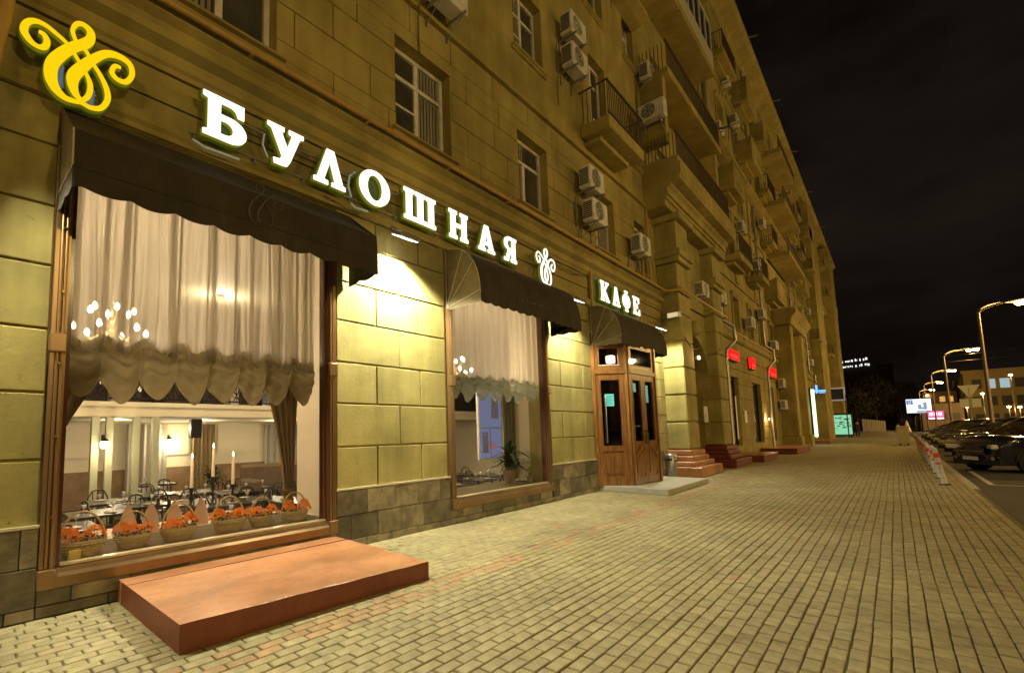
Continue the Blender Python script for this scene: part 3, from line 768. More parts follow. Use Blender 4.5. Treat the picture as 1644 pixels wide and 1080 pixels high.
# sheer curtain, ruched valance, tied drapes of the big window
def sheer_fn(u, v):
    y = .76 + u*2.78; z = 2.32 + v*1.75
    f = .035*sin(y*21+.8*sin(y*5)) + .022*sin(y*47+1.3*sin(z*1.5)) + .012*sin(y*90)
    return (-.2 + f, y + .02*sin(z*2+y*9), z)
shm = MB().grid(sheer_fn, 260, 10)
rnd = random.Random(15)
for yc, wd in ((1.10, .05), (1.27, .07), (1.345, .03), (1.72, .075), (1.79, .03), (2.10, .03), (2.16, .06), (2.42, .025), (2.62, .05), (2.86, .03), (2.98, .045), (3.12, .06), (3.24, .05), (3.36, .07), (3.44, .05), (.86, .07)):
    for lay in range(2):
        tp = rnd.uniform(-.05, .05); ph = rnd.uniform(0, 6)
        shm.grid(lambda u, v: (-.16 - .018*lay + .012*sin(u*6+ph), yc + (u-.5)*wd*(1.15-.3*v) + tp*(v-.5)*.8 + .006*sin(v*5+ph), 2.36 + v*1.7), 6, 8)
o = shm.build('sheer_curtain', sheer_top); tag(o, 'gathered sheer pinkish curtain in the upper part of the large window', 'curtain')
def ruche_fn(y0, y1, n, zt, zb, x, am=.11):
    def fn(u, v):
        y = y0 + u*(y1-y0); s = abs(sin(pi*u*n)); s2 = s**.38
        zlow = zb + .17*(1-s2) + .03*sin(u*23)
        z = zt + .045*sin(u*n*pi*2+1) + (zlow-zt)*v
        puff = am*(.35+s2)*sin(pi*min(1, v*1.05))
        wr = .026*sin(v*26 + 7*s2 + 13*u) * s2 + .014*sin(u*150) * (1-s2*.6) + .007*sin(v*48+u*40)
        return (x + puff + wr, y, z)
    return fn
o = MB().grid(ruche_fn(.76, 3.52, 8, 2.50, 1.93, -.25), 300, 26).build('valance', ruche); tag(o, 'olive ruched scalloped valance across the large window', 'valance')
def drape_mesh(y_top0, y_top1, y_tie, z_tie, zt, name, lab, x=-.42):
    root = thing(name, lab, 'drape', (0, 0, 0))
    def fn(u, v):
        k = v**1.5
        a = y_top0 + (y_tie-.07-y_top0)*(1-k); b = y_top1 + (y_tie+.07-y_top1)*(1-k)
        return (x + .03*sin(u*26), a + (b-a)*u, z_tie + (zt-z_tie)*v)
    MB().grid(fn, 60, 14).build('cloth', drape, root)
    MB().grid(lambda u, v: (x+.02*sin(u*22), y_tie-.06+.12*u+.06*(1-v)*(u-.5), .42+(z_tie-.42)*v), 40, 4).build('tail', drape, root)
    MB().lathe([(.07,-.04),(.085,0),(.07,.04)], (x, y_tie, z_tie), 12).build('tie', mat('tie_band', (.1,.06,.02), .7), root)
drape_mesh(2.90, 3.40, 3.27, .78, 2.3, 'tied_drape', 'olive brown drape gathered by a tie at the right side of the large window')
drape_mesh(.30, 1.25, .62, 1.0, 2.3, 'tied_drape', 'olive brown drape at the left side of the large window')
# second window
def sh2(u, v):
    y = 6.2 + u*3.0; z = 2.5 + v*1.6
    return (-.2 + .035*sin(y*22)+.02*sin(y*51), y, z)
o = MB().grid(sh2, 220, 8).build('sheer_curtain', sheer_top); tag(o, 'gathered sheer curtain at the top of the narrower second window', 'curtain')
o = MB().grid(ruche_fn(6.2, 9.1, 7, 2.56, 2.12, -.25), 240, 22).build('valance', garland); tag(o, 'grey green ruched valance across the second window', 'valance')
o = MB().grid(lambda u, v: (-.92+.03*sin(u*30), 8.85+u*.62, .42+v*2.0), 60, 4).build('side_drape', mat('grey_green_drape', (.17,.17,.10), .8)); tag(o, 'straight grey green drape on the right of the second window', 'drape')

# flower baskets on the sill
def basket(loc, s, lab, rz=0, lush=1.0, seed=0):
    r = thing('flower_basket', lab, 'basket', loc, rz, 'flower baskets along the window sill'); rnd = random.Random(seed)
    b = MB().lathe([(.10*s,0),(.115*s,.02),(.14*s,.10*s),(.155*s,.13*s),(.16*s,.145*s),(.148*s,.145*s),(.13*s,.1*s)], n=22, sx=.8, sy=1.25)
    for k in range(5):
        zz = .015+k*.025*s; rr = (.107+.012*k)*s
        b.tube([(rr*.8*cos(t*pi/11), rr*1.25*sin(t*pi/11), zz) for t in range(23)], .007*s, 5, False)
    b.build('body', wicker, r)
    MB().tube([(.0, -.17*s*cos(t*pi/14), .13*s+.26*s*sin(t*pi/14)) for t in range(15)], .0095*s, 6, False).build('handle', wicker, r)
    lf = MB(); fl = MB(); cen = [(rnd.uniform(-.05,.05), yy+rnd.uniform(-.02,.02), rnd.uniform(.07,.13)) for yy in ((-.11, .10), (-.12, 0, .12), (-.09, .11))[seed % 3]]
    for i in range(150):
        a = rnd.uniform(0, 2*pi); q = rnd.random()**.5; x, y = q*.12*s*cos(a), q*.19*s*sin(a); z = (.12+rnd.uniform(0,.07))*s
        d = Vector((rnd.uniform(-1,1), rnd.uniform(-1,1), rnd.uniform(-.3,.8))).normalized()*.035*s; n = d.cross(Vector((0,0,1))).normalized()*.014*s
        p = Vector((x, y, z)); lf.quad(p, p+d*.5+n, p+d, p+d*.5-n)
    for i in range(int(300*lush)):
        a = rnd.uniform(0, 2*pi); cxy = cen[rnd.randrange(len(cen))]; q = rnd.random()**.5; x, y = cxy[0]*s+q*.085*s*cos(a), cxy[1]*s+q*.095*s*sin(a); z = (.155+cxy[2]*(1-q**2.2)+rnd.uniform(-.012,.016))*s
        rr = rnd.uniform(.014, .024)*s; p = Vector((x, y, z)); tl = Vector((rnd.uniform(-.7,.7)+x*4+.5, rnd.uniform(-.7,.7)+y*3-.3, .8)).normalized()
        u_ = tl.orthogonal().normalized(); v_ = tl.cross(u_)
        vs = [p] + [p + (u_*cos(k*pi/5)+v_*sin(k*pi/5))*(rr if k % 2 else rr*.45) + tl*(.006 if k % 2 else 0) for k in range(10)]
        fl.add(vs, [(0, 1+k, 1+(k+1) % 10) for k in range(10)])
    lf.build('leaves', leaf, r); fl.build('flowers', flower, r)
bl = ['leftmost wicker basket of orange flowers on the window sill, beside the yellow tag', 'second basket of orange flowers from the left on the sill, before the napkins',
      'third basket of orange flowers from the left on the sill', 'fourth basket of orange flowers, with a tall hooped handle', 'fifth basket of orange flowers, beside the drape', 'rightmost basket of orange flowers at the end of the sill']
for i, (y, s, x) in enumerate(((1.03, 1.06, -.30), (1.47, .92, -.33), (1.90, 1.0, -.31), (2.46, 1.04, -.34), (2.87, .90, -.36), (3.31, .94, -.33))):
    basket((x, y, .405), s, bl[i], radians(random.uniform(-14, 14)), 1, i)
o = MB().box(-.16, -.13, .9, 1.0, .41, .5, .01).build('price_tag', mat('yellow_card', (.75, .55, .08), .5)); tag(o, 'small yellow card beside the leftmost flower basket', 'card')

# tables, chairs
def make_table(name='dining_table', sx=.85, sy=.85, cloth=False):
    r = thing(name, 'x', 'table', group='dark tables in the cafe')
    MB().box(-sx/2, sx/2, -sy/2, sy/2, .71, .75, .01).build('tabletop', blackwood, r)
    MB().lathe([(.24,0),(.24,.02),(.05,.05),(.035,.1),(.035,.66),(.09,.71)], n=10).build('pedestal', blackwood, r)
    pl = MB()
    for (a, b) in ((-.2, -.15), (.2, .12)): pl.lathe([(.0,.752),(.05,.753),(.1,.765),(.105,.768),(.05,.757)], (a, b, 0), 12)
    pl.build('plate', linen, r)
    gl = MB()
    for (a, b) in ((-.05, .2), (.08, -.22)): gl.lathe([(.03,.752),(.005,.756),(.005,.82),(.03,.85),(.034,.9),(.03,.9)], (a, b, 0), 8)
    gl.build('glass', mat('glassware', (.5,.5,.48), .08, spec=1, alpha=None), r)
    return r
def make_chair():
    r = thing('dining_chair', 'x', 'chair', group='dark chairs in the cafe')
    MB().lathe([(.0,.44),(.19,.44),(.2,.455),(.19,.47),(0,.475)], n=14).build('seat', blackwood, r)
    for sx_, sy_ in ((-1,-1),(1,-1),(-1,1),(1,1)):
        MB().tube([(.15*sx_, .15*sy_, .45), (.19*sx_, .19*sy_, 0)], [.016, .012], 6).build('leg', blackwood, r)
    MB().tube([(.17, -.17+.34*0, .44), (.2, -.17, .75), (.21,-.1,.88), (.215, 0, .91), (.21, .1, .88), (.2, .17, .75), (.17, .17, .44)], .014, 6).tube([(.18,-.09,.46),(.2,-.09,.86)], .009, 5).tube([(.18,.09,.46),(.2,.09,.86)], .009, 5).tube([(.18,0,.46),(.205,0,.9)], .009, 5).build('backrest', blackwood, r)
    return r
T0 = make_table(); C0 = make_chair()
tabs = [(-2.7, 1.2), (-3.3, 3.6), (-2.6, 4.7), (-4.4, 2.6), (-4.9, 4.6), (-4.6, 6.4), (-6.0, 3.2), (-6.2, 5.9), (-8.5, 4.0), (-8.6, 7.5), (-3.0, 8.6), (-2.6, 10.6), (-5.0, 9.6), (-1.9, 3.35), (-2.2, .9), (-3.9, 1.9), (-4.0, 3.4), (-3.4, 4.3), (-5.4, 2.4), (-5.6, 4.0), (-5.3, 5.2), (-1.9, 8.0), (-2.2, 9.5), (-3.6, 9.9)]
where = ['nearest dark table behind the first basket', 'dark table under the left candle', 'dark table in front of the sofa, laid with glasses', 'dark table in the middle of the cafe', 'dark table beyond the candles',
 'dark table near the brown sofa', 'dark table before the gallery pillars', 'dark table right of the gallery pillars', 'dark table at the back left of the cafe', 'dark table at the back right of the cafe',
 'dark table seen through the second window', 'dark table by the plant in the second window', 'dark table deep inside the second window', 'dark table right behind the fourth basket', 'dark table at the far left behind the first basket', 'dark table left of the candles', 'dark table just beyond the three candles', 'dark table left of the sofa', 'dark table before the second pillar', 'dark table before the fourth pillar', 'dark table beside the arm of the sofa', 'dark table nearest the glass of the second window', 'dark table behind the palm of the second window', 'dark table under the blue lit panel']  # the blue lit panel is a glowing stand-in for a window reflection
cw = ['round-seat chair right of the ', 'round-seat chair left of the ']
first = True
for i, ((x, y), w) in enumerate(zip(tabs, where)):
    if i == 0: T0.location = (x, y, FL); T0['label'] = w
    else: copy_thing(T0, (x, y, FL), radians(random.uniform(-6, 6)), w)
    for k, a in enumerate((0, pi)):
        lab = cw[k] + w
        if k and i in (8, 9): continue
        rz = a + pi/2*(i % 2) + random.uniform(-.3, .3)
        loc = (x + .62*cos(rz), y + .62*sin(rz), FL)
        if first: C0.location = loc; C0.rotation_euler = (0,0,rz); C0['label'] = lab[:110]; first = False
        else: copy_thing(C0, loc, rz, lab)
# cloth covered table with napkins by the window
wt = thing('laid_table', 'table under a white cloth just behind the flower baskets', 'table', (-1.5, 2.1, FL))
MB().box(-.42, .42, -.75, .75, .73, .77, .02).box(-.44, -.42, -.77, .77, .45, .77).box(.42, .44, -.77, .77, .45, .77).box(-.42,.42,-.77,-.75,.45,.77).box(-.42,.42,.75,.77,.45,.77).build('cloth', linen, wt)
for sx_ in (-.35, .35):
    for sy_ in (-.68, .68): MB().box(sx_-.025, sx_+.025, sy_-.025, sy_+.025, 0, .73).build('leg', blackwood, wt)
np_lab = ['leftmost folded napkin standing on the white tablecloth', 'second folded napkin from the left on the white tablecloth', 'third folded napkin from the left on the white tablecloth', 'rightmost folded napkin standing on the white tablecloth']
for i, (x, y) in enumerate(((-1.3, 1.66), (-1.28, 1.90), (-1.32, 2.18), (-1.3, 2.50))):
    mb = MB()
    mb.grid(lambda u, v: (.02*sin(u*pi)*(1-v)+x, y + (u-.5)*.20*max(.0, (1-v**2.2)), FL+.77+v*.37), 10, 10)
    mb.grid(lambda u, v: (-.03*sin(u*pi)*(1-v)+x-.012, y + (u-.5)*.15*max(.0, (1-v**2.2)), FL+.77+v*.34), 10, 10)
    tag(mb.build('napkin', napkin_m), np_lab[i], 'napkin', 'folded napkins on the laid table')
gl = 0
for i, (x, y) in enumerate(((-1.6, 1.9), (-1.75, 2.1), (-1.55, 2.3), (-1.95, 1.8))):
    o = MB().lathe([(.035,0),(.005,.006),(.005,.09),(.035,.13),(.04,.19),(.034,.19)], (x, y, FL+.77), 10).build('wine_glass', glass('wineglass', (.85,.85,.82), .5))
    tag(o, ('front', 'middle', 'right', 'back left')[i] + ' wine glass on the white tablecloth', 'glass', 'wine glasses on the laid table')
# candles (tall, lit)
cl = ['leftmost tall lit candle on a dark table', 'middle and tallest lit candle in the cafe', 'right tall lit candle in front of the sofa']
for i, (x, y, h) in enumerate(((-3.2, 3.05, .80), (-3.2, 3.40, .96), (-3.2, 3.75, .80))):
    c = thing('candle', cl[i], 'candle', (x, y, FL+.75), group='tall candles in the cafe')
    MB().lathe([(.06,0),(.055,.02),(.018,.05),(.03,.15),(.015,.2),(.035,h-.50),(.03,h-.48)], n=12).build('holder', dkmetal, c)
    MB().lathe([(.028,h-.48),(.022,h),(.005,h+.01)], n=10).build('wax_stick', wax, c)
    MB().lathe([(.001,h+.012),(.016,h+.035),(.012,h+.06),(.001,h+.10)], n=8).build('flame', flame_m, c)
o = thing('sofa', 'high backed brown sofa to the right in the cafe', 'sofa', (-5.2, 6.3, FL))
MB().box(-.45, .45, -1.2, 1.2, .15, .45, .05).build('seat', greyfab, o); MB().box(-.55, -.35, -1.3, 1.3, .1, 1.25, .06).build('backrest', greyfab, o); MB().box(-.4, .45, -1.35, -1.2, .1, .95, .05).build('armrest', greyfab, o)
# wall lamps
def sconce(loc, lab, e=25):
    r = thing('wall_lamp', lab, 'lamp', loc, group='glowing wall lamps in the cafe')
    MB().box(-.02, .02, -.03, .03, -.1, .16).tube([(0,0,.1),(.1,0,.14),(.16,0,.08)], .012, 6).lathe([(.09,.0),(.05,.05),(.01,.08)], (.16,0,.02), 10).build('bracket', dkmetal, r)
    MB().lathe([(.05,-.13),(.075,-.1),(.08,0),(.06,.03)], (.16, 0, 0), 12).build('shade', bulb_m, r)
    lamp('wall_lamp_light', 'POINT', (.3, 0, -.1), e, (1, .82, .52), r, .12)
sconce((-10.9, 5.05, 1.45), 'glowing wall lamp on the white back wall in the middle of the cafe', 45)
sconce((-6.75, 2.49, 1.45), 'glowing lantern lamp between the first gallery pillars', 30)
sconce((-8.0, 7.6, 1.35), 'twin glowing lantern at the right under the gallery', 30)
sconce((-8.0, 12.2, 1.35), 'glowing lantern seen through the second window', 30)
o = MB().box(-6.6, -6.4, 4.15, 4.4, 1.5, 1.95, .02).build('loudspeaker', blackwood); tag(o, 'black loudspeaker hung under the cafe gallery', 'loudspeaker')
# ceiling light for the upper room and the lit glints behind the sheer curtain
for i, y in enumerate((1.8, 7.6)):
    ch = thing('chandelier', ('chandelier glowing through the sheer curtain of the large window', 'chandelier glowing through the sheer curtain of the second window')[i], 'chandelier', (-2.2, y + (1.1 if i else -.2), 3.0))
    MB().tube([(0,0,0),(0,0,1.6)], .012, 6).lathe([(.02,-.1),(.05,0),(.02,.12)], n=10).build('stem', brass, ch)
    arms = MB(); bulbs = MB()
    for k in range(12):
        a = k*pi/6; rr = .42 if k % 2 else .26; zz = -.05 if k % 2 else .22
        arms.tube([(0,0,0),(rr*.6*cos(a), rr*.6*sin(a), zz-.12),(rr*cos(a), rr*sin(a), zz)], .008, 5); bulbs.lathe([(.014,0),(.034,.03),(.024,.07),(.002,.10)], (rr*cos(a), rr*sin(a), zz), 8)
    arms.build('arm', brass, ch); bulbs.build('bulb', glow('chandelier_bulb', (1,.85,.6), 90), ch)
    lamp('chandelier_light', 'POINT', (0, 0, -.35), 170, (1, .76, .50), ch, .35)
for i, (x, y) in enumerate(((-5.0, 4.2), (-8.8, 3.2), (-8.8, 7.6), (-4.6, 9.5), (-8.9, 5.4))):
    zc = 4.55 if x > -7 else 1.97
    d = thing('ceiling_spot', ('recessed ceiling light over the middle of the cafe', 'recessed light under the gallery at the left', 'recessed light under the gallery at the right', 'ceiling light behind the second window', 'recessed light under the middle of the gallery')[i], 'lamp', (x, y, zc), group='recessed ceiling lights in the cafe')
    MB().lathe([(.07,0),(.09,-.02),(.09,0)], n=14).build('ring', brass, d)
    lamp('ceiling_spot_light', 'POINT', (0, 0, -.2), 130 if zc > 3 else 34, (1, .84, .56), d, .12)
# plants
def plant(loc, lab, s=1, m=leaf, n=26, seed=1):
    r = thing('potted_plant', lab, 'plant', loc); rnd = random.Random(seed)
    MB().lathe([(.11*s,0),(.15*s,.26*s),(.16*s,.28*s),(.13*s,.28*s)], n=14).build('pot', int_tan, r)
    lf = MB()
    for i in range(n):
        a = rnd.uniform(0, 2*pi); el = rnd.uniform(.35, 1.35); L_ = rnd.uniform(.45, .8)*s; base = Vector((0,0,.28*s + rnd.uniform(0,.35)*s))
        hd = Vector((cos(a), sin(a), 0)); sd = Vector((-sin(a), cos(a), 0)); prev = None
        for k in range(6):
            t = k/5; c = base + hd*(L_*t*cos(el)) + Vector((0,0,1))*(L_*(t*sin(el) - .55*t*t)); w = .045*s*sin(pi*(.08+.92*t))
            cur = (c - sd*w, c + sd*w)
            if prev: lf.quad(prev[0], prev[1], cur[1], cur[0])
            prev = cur
    lf.build('foliage', m, r); MB().tube([(0,0,.25*s),(0,0,.75*s)], .015*s, 6).build('stem', greyfab, r)
plant((-.62, 8.60, .40), 'dark leafy palm standing in the second window', 1.0, leaf, 60, 4)
plant((-.35, 8.95, .4), 'small lime green plant at the foot of the second window', .42, leaf2, 26, 5)
plant((-9.8, 6.0, FL), 'dark leafy plant at the back wall of the cafe', 1.3, leaf, 30, 6)
bp = thing('reflection_panel', 'pale blue glowing panel imitating a reflection in the second window', 'panel', (-3.2, 10.8, FL))  # glowing panel stands in for a blue reflection in the glass
MB().box(-.03, .03, 0, 1.15, 1.1, 3.15).build('frame', whitep, bp); MB().box(.03, .045, .05, 1.1, 1.15, 3.1).build('screen', glow('blue_reflection', (.46, .50, .80), .30), bp)
MB().box(.046, .05, .3, .8, 1.4, 1.6).build('print', glow('blue_reflection_print', (.8, .35, .4), .3), bp)
MB().box(.046, .06, .05, 1.1, 2.0, 2.03).box(.046, .06, .5, .53, 1.15, 2.0).box(.046, .052, .6, .95, 2.3, 2.9).box(.046,.052,.15,.42,1.3,1.9).build('muntin', mat('slate_blue', (.2,.22,.4), .5), bp)  # bars and patches of the stand-in reflection panel

# ------------------------------------------------------------------ awnings
def scallop_strip(path, z0, depth, per, out=None):
    """valance hanging from a polyline of (x,y), with scalloped lower edge"""
    mb = MB(); dist = 0
    top = []; bot = []
    for (ax, ay), (bx, by) in zip(path, path[1:]):
        L_ = math.hypot(bx-ax, by-ay); n = max(4, int(L_/.03))
        for i in range(n+1):
            t = i/n; s = dist + L_*t; x, y = ax+(bx-ax)*t, ay+(by-ay)*t
            dz = depth*(.80 + .20*abs(sin(pi*s/per))**.8); wv = .012*sin(s*9)
            top.append((x, y, z0)); bot.append((x + wv, y, z0-dz))
        dist += L_
    n = len(top); mb.add(top+bot, [(i, i+1, n+i+1, n+i) for i in range(n-1)], True); return mb, bot
def awning_flat(y0, y1, P, zt, zf, zv, lab):
    r = thing('awning', lab, 'awning', (0, 0, 0), 0, None)
    MB().grid(lambda u, v: (.03+(P-.03)*u, y0+(y1-y0)*v, zt+(zf-zt)*u - .03*sin(pi*u) - .010*sin(pi*u)*cos(v*2*pi*4)), 8, 64).build('canopy', awn, r)
    MB().grid(lambda u, v: (P+.03*u + .008*sin(v*31)*sin(pi*u), y0+(y1-y0)*v, zf+(zv-zf)*u), 4, 64).build('front', awn, r)
    for y in (y0, y1):
        MB().add([(.03,y,zt),(P,y,zf),(P+.03,y,zv),(.03,y,zv)], [(0,1,2,3)]).build('side_panel', awn_side if y == y0 else awn, r)
    mb, bot = scallop_strip([(.03,y0),(P+.03,y0),(P+.03,y1),(.03,y1)], zv, .20, .36); mb.build('valance', awn, r)
    MB().tube([(P+.032, y0, zv), (P+.032, y1, zv)], .008, 6).build('hem', awn, r); MB().tube([(.03,y0,zv),(P+.03,y0,zv)], .008, 6).tube([(P,y0,zf),(P+.03,y0,zv)], .008, 6).build('piping', piping, r)
    return r
A1 = awning_flat(.67, 3.93, .65, 4.6, 4.10, 3.76, 'long dark brown awning over the large window')
def awning_fan(y0, y1, P, zt, zp, lab):
    r = thing('awning', lab, 'awning', (0, 0, 0)); H = zt - zp
    pr = lambda t: (.02 + P*sin(t*pi/2*.96)**.9, zp + .02 + H*cos(t*pi/2*.96)**.8)
    prof = [pr(i/12) for i in range(13)]
    MB().grid(lambda u, v: (pr(u)[0], y0+.0+(y1-y0)*v, pr(u)[1]), 12, 24).build('canopy', awn, r)
    for y, m in ((y0, awn_side), (y1, awn)):
        vs = [(.02, y, zp)] + [(x, y, z) for x, z in prof]
        MB().add(vs, [(0, i+1, i+2) for i in range(12)]).build('side_panel', m, r)
    xe, ze = prof[-1]
    mb, b = scallop_strip([(.02,y0),(xe,y0),(xe+.005,y1),(.02,y1)], ze, .17, .25)
    v = mb; 
    va, _ = scallop_strip([(.02,y0-.002),(xe,y0-.002)], ze, .17, .25); va.build('side_valance', awn_side, r)
    vb, _ = scallop_strip([(xe,y0),(xe+.005,y1),(.02,y1)], ze, .17, .25); vb.build('valance', awn, r)
    ribs = MB()
    for t in (.0, .33, .62, .98):
        x, z = pr(t); ribs.tube([(.02, y0-.006, zp), (x, y0-.006, z)], .009, 6)
    ribs.tube([(x, y0-.006, z) for x, z in prof], .007, 5)
    ribs.build('rib', piping, r)
    return r
A2 = awning_fan(6.0, 9.45, .74, 4.62, 3.62, 'dark brown fan sided awning over the second window')
A3 = awning_fan(11.5, 14.75, .76, 4.62, 3.62, 'dark brown fan sided awning over the entrance door')

# ------------------------------------------------------------------ curves -> meshes for lettering
def outline_mesh(polys, depth, offset=0, name='letter'):
    cu = bpy.data.curves.new(name, 'CURVE'); cu.dimensions = '2D'; cu.fill_mode = 'BOTH'; cu.extrude = depth/2; cu.offset = offset
    for p in polys:
        sp = cu.splines.new('POLY'); sp.points.add(len(p)-1); sp.use_cyclic_u = True
        for i, (x, y) in enumerate(p): sp.points[i].co = (x, y, 0, 1)
    ob = bpy.data.objects.new(name, cu); COL.objects.link(ob); dg = bpy.context.evaluated_depsgraph_get()
    me = bpy.data.meshes.new_from_object(ob.evaluated_get(dg)); bpy.data.objects.remove(ob); bpy.data.curves.remove(cu)
    me.transform(Matrix(((0,0,1,0),(1,0,0,0),(0,1,0,0),(0,0,0,1))))   # (u,v,w) -> (y,z) plane facing +x
    me.materials.clear(); return me
arc = lambda cx, cy, rx, ry, a0, a1, n=10: [(cx+rx*cos(radians(a0+(a1-a0)*i/n)), cy+ry*sin(radians(a0+(a1-a0)*i/n))) for i in range(n+1)]
G = {
 'Б': (.9, [[(0,0),(0,.11),(.1,.14),(.1,.86),(0,.89),(0,1),(.86,1),(.86,.68),(.73,.68)] + arc(.55,.7,.16,.16,20,90,6) + [(.36,.86),(.36,.6),(.55,.6)] + arc(.55,.3,.37,.3,90,-90,14),
            [(.36,.46),(.36,.14),(.46,.14)] + arc(.46,.3,.17,.16,-90,90,8)]),
 'У': (1, [[(0,1),(.45,1),(.45,.89),(.37,.87),(.54,.5),(.67,.87),(.58,.89),(.58,1),(1,1),(1,.9),(.9,.87),(.62,.16),(.54,.03),(.42,0),(.18,0),(.16,.13),(.33,.15),(.39,.25),(.1,.87),(0,.9)]]),
 'Л': (1, [[(.40,1),(.63,1),(.92,.13),(1,.11),(1,0),(.56,0),(.56,.11),(.66,.13),(.5,.66),(.32,.13),(.44,.11),(.44,0),(0,0),(0,.11),(.1,.13)]]),
 'О': (1, [arc(.5,.5,.5,.52,0,350,35), arc(.5,.5,.24,.38,0,350,35)]),
 'Ш': (1.3, [[(0,0),(1.3,0),(1.3,.12),(1.22,.14),(1.22,.86),(1.3,.88),(1.3,1),(.9,1),(.9,.88),(.98,.86),(.98,.14),(.77,.14),(.77,.86),(.85,.88),(.85,1),(.45,1),(.45,.88),(.53,.86),(.53,.14),(.32,.14),(.32,.86),(.4,.88),(.4,1),(0,1),(0,.88),(.08,.86),(.08,.14),(0,.12)]]),
 'Н': (1, [[(0,0),(.42,0),(.42,.12),(.34,.14),(.34,.43),(.66,.43),(.66,.14),(.58,.12),(.58,0),(1,0),(1,.12),(.92,.14),(.92,.86),(1,.88),(1,1),(.58,1),(.58,.88),(.66,.86),(.66,.57),(.34,.57),(.34,.86),(.42,.88),(.42,1),(0,1),(0,.88),(.08,.86),(.08,.14),(0,.12)]]),
 'А': (1, [[(.38,1),(.62,1),(.92,.13),(1,.11),(1,0),(.56,0),(.56,.11),(.65,.13),(.62,.25),(.38,.25),(.35,.13),(.44,.11),(.44,0),(0,0),(0,.11),(.08,.13)], [(.42,.38),(.58,.38),(.5,.7)]]),
 'Я': (.9, [[(.9,0),(.9,.12),(.82,.14),(.82,.86),(.9,.88),(.9,1),(.38,1)] + arc(.38,.72,.33,.28,90,225,10) + [(.3,.47),(.16,.14),(.02,.12),(.02,0),(.32,0),(.5,.42),(.56,.42),(.56,.14),(.48,.12),(.48,0)], [(.56,.87),(.56,.55),(.42,.55)] + arc(.42,.71,.14,.16,270,90,8)]),
 'К': (1, [[(0,0),(.42,0),(.42,.12),(.34,.14),(.34,.42),(.62,.14),(.56,.12),(.56,0),(1,0),(1,.12),(.92,.14),(.54,.56),(.86,.87),(.95,.89),(.95,1),(.58,1),(.58,.89),(.63,.86),(.34,.57),(.34,.86),(.42,.88),(.42,1),(0,1),(0,.88),(.08,.86),(.08,.14),(0,.12)]]),
 'Ф': (1, [[(.3,-.06),(.7,-.06),(.7,.04),(.62,.06),(.62,.14)] + arc(.62,.5,.38,.36,-90,90,12) + [(.62,.94),(.7,.96),(.7,1.06),(.3,1.06),(.3,.96),(.38,.94),(.38,.86)] + arc(.38,.5,.38,.36,90,270,12) + [(.38,.06),(.3,.04)],
            [(.38,.74)] + arc(.36,.5,.14,.24,90,270,8) + [(.38,.26)], [(.62,.26)] + arc(.64,.5,.14,.24,-90,90,8) + [(.62,.74)]]),
 'Е': (.86, [[(0,0),(.86,0),(.86,.34),(.74,.34),(.7,.22),(.62,.14),(.34,.14),(.34,.44),(.5,.44),(.52,.36),(.6,.36),(.6,.66),(.52,.66),(.5,.57),(.34,.57),(.34,.86),(.6,.86),(.66,.8),(.7,.68),(.82,.68),(.82,1),(0,1),(0,.88),(.08,.86),(.08,.14),(0,.12)]]),
}
def put_letter(ch, y, z, w, h, parent, x=.17, wide=None):
    gw, polys = G[ch]; k = w/gw
    P2 = [[(px*k, py*h) for px, py in p] for p in polys]
    me = outline_mesh(P2, .012); me.materials.append(letter_white); o = link('letter', me, parent, (x+.052, y, z))
    me = outline_mesh(P2, .05, .006, 'letter_body'); me.materials.append(letter_side); b = link('letter_body', me, o, (-.036, 0, 0))
    me = outline_mesh(P2[:1], .02, .024, 'letter_back'); me.materials.append(letter_back); b = link('letter_back', me, o, (-.08, 0, 0))
sg = thing('shop_sign', 'glowing white Cyrillic letters spelling the bakery name along the fascia', 'sign')
LH = .50
for ch, a, b in zip('БУЛОШНАЯ', (1.85, 2.60, 3.24, 3.98, 4.84, 5.88, 6.67, 7.46), (2.33, 3.09, 3.74, 4.55, 5.55, 6.38, 7.17, 7.90)):
    put_letter(ch, a, 4.81, b-a, LH, sg)
MB().tube([(.1,1.75,4.83),(.1,8.1,4.83)], .013, 6).tube([(.1,2.2,5.20),(.1,8.1,5.20)], .013, 6).build('rail', zinc, sg)
st_ = MB()
for y in (1.8, 2.5, 3.15, 3.9, 4.75, 5.7, 6.5, 7.3, 8.05): st_.tube([(0,y,4.83),(.1,y,4.83),(.1,y,4.76)], .01, 5)
st_.build('stay', steel, sg)
nt_ = MB()
for (a, b) in ((1.78, 2.3), (3.9, 4.2)): nt_.tube([(.13, a, 4.74), (.13, a+.25*(b-a), 4.70), (.13, b, 4.72)], .014, 6)
nt_.tube([(.1,4.0,5.25),(.1,3.9,5.15),(.1,3.88,5.0),(.1,3.93,4.85)], .016, 6); nt_.tube([(.1,2.62,5.2),(.1,2.60,5.05),(.1,2.68,4.9)], .012, 6)
nt_.build('back_tube', mat('neon_tube_faint_glow', (.5,.6,.58), .2, emit=(.5,.75,.65), es=.10), sg)  # faint glow put into the tubes by emission
kf = thing('cafe_sign', 'glowing white Cyrillic word for cafe on a green backing over the entrance', 'sign')
for ch, a, b in zip('КАФЕ', (11.73, 12.46, 13.12, 13.87), (12.25, 12.93, 13.65, 14.36)): put_letter(ch, a, 4.82, b-a, .53, kf)
MB().box(.06, .09, 11.5, 14.75, 4.66, 5.5, .01).build('backing', mat('green_board', (.11, .12, .03), .5, emit=(.12,.14,.01), es=.12), kf)
MB().box(.05, .11, 11.46, 11.5, 4.62, 5.55).box(.05, .11, 14.75, 14.79, 4.62, 5.55).build('end_frame', ochre, kf)

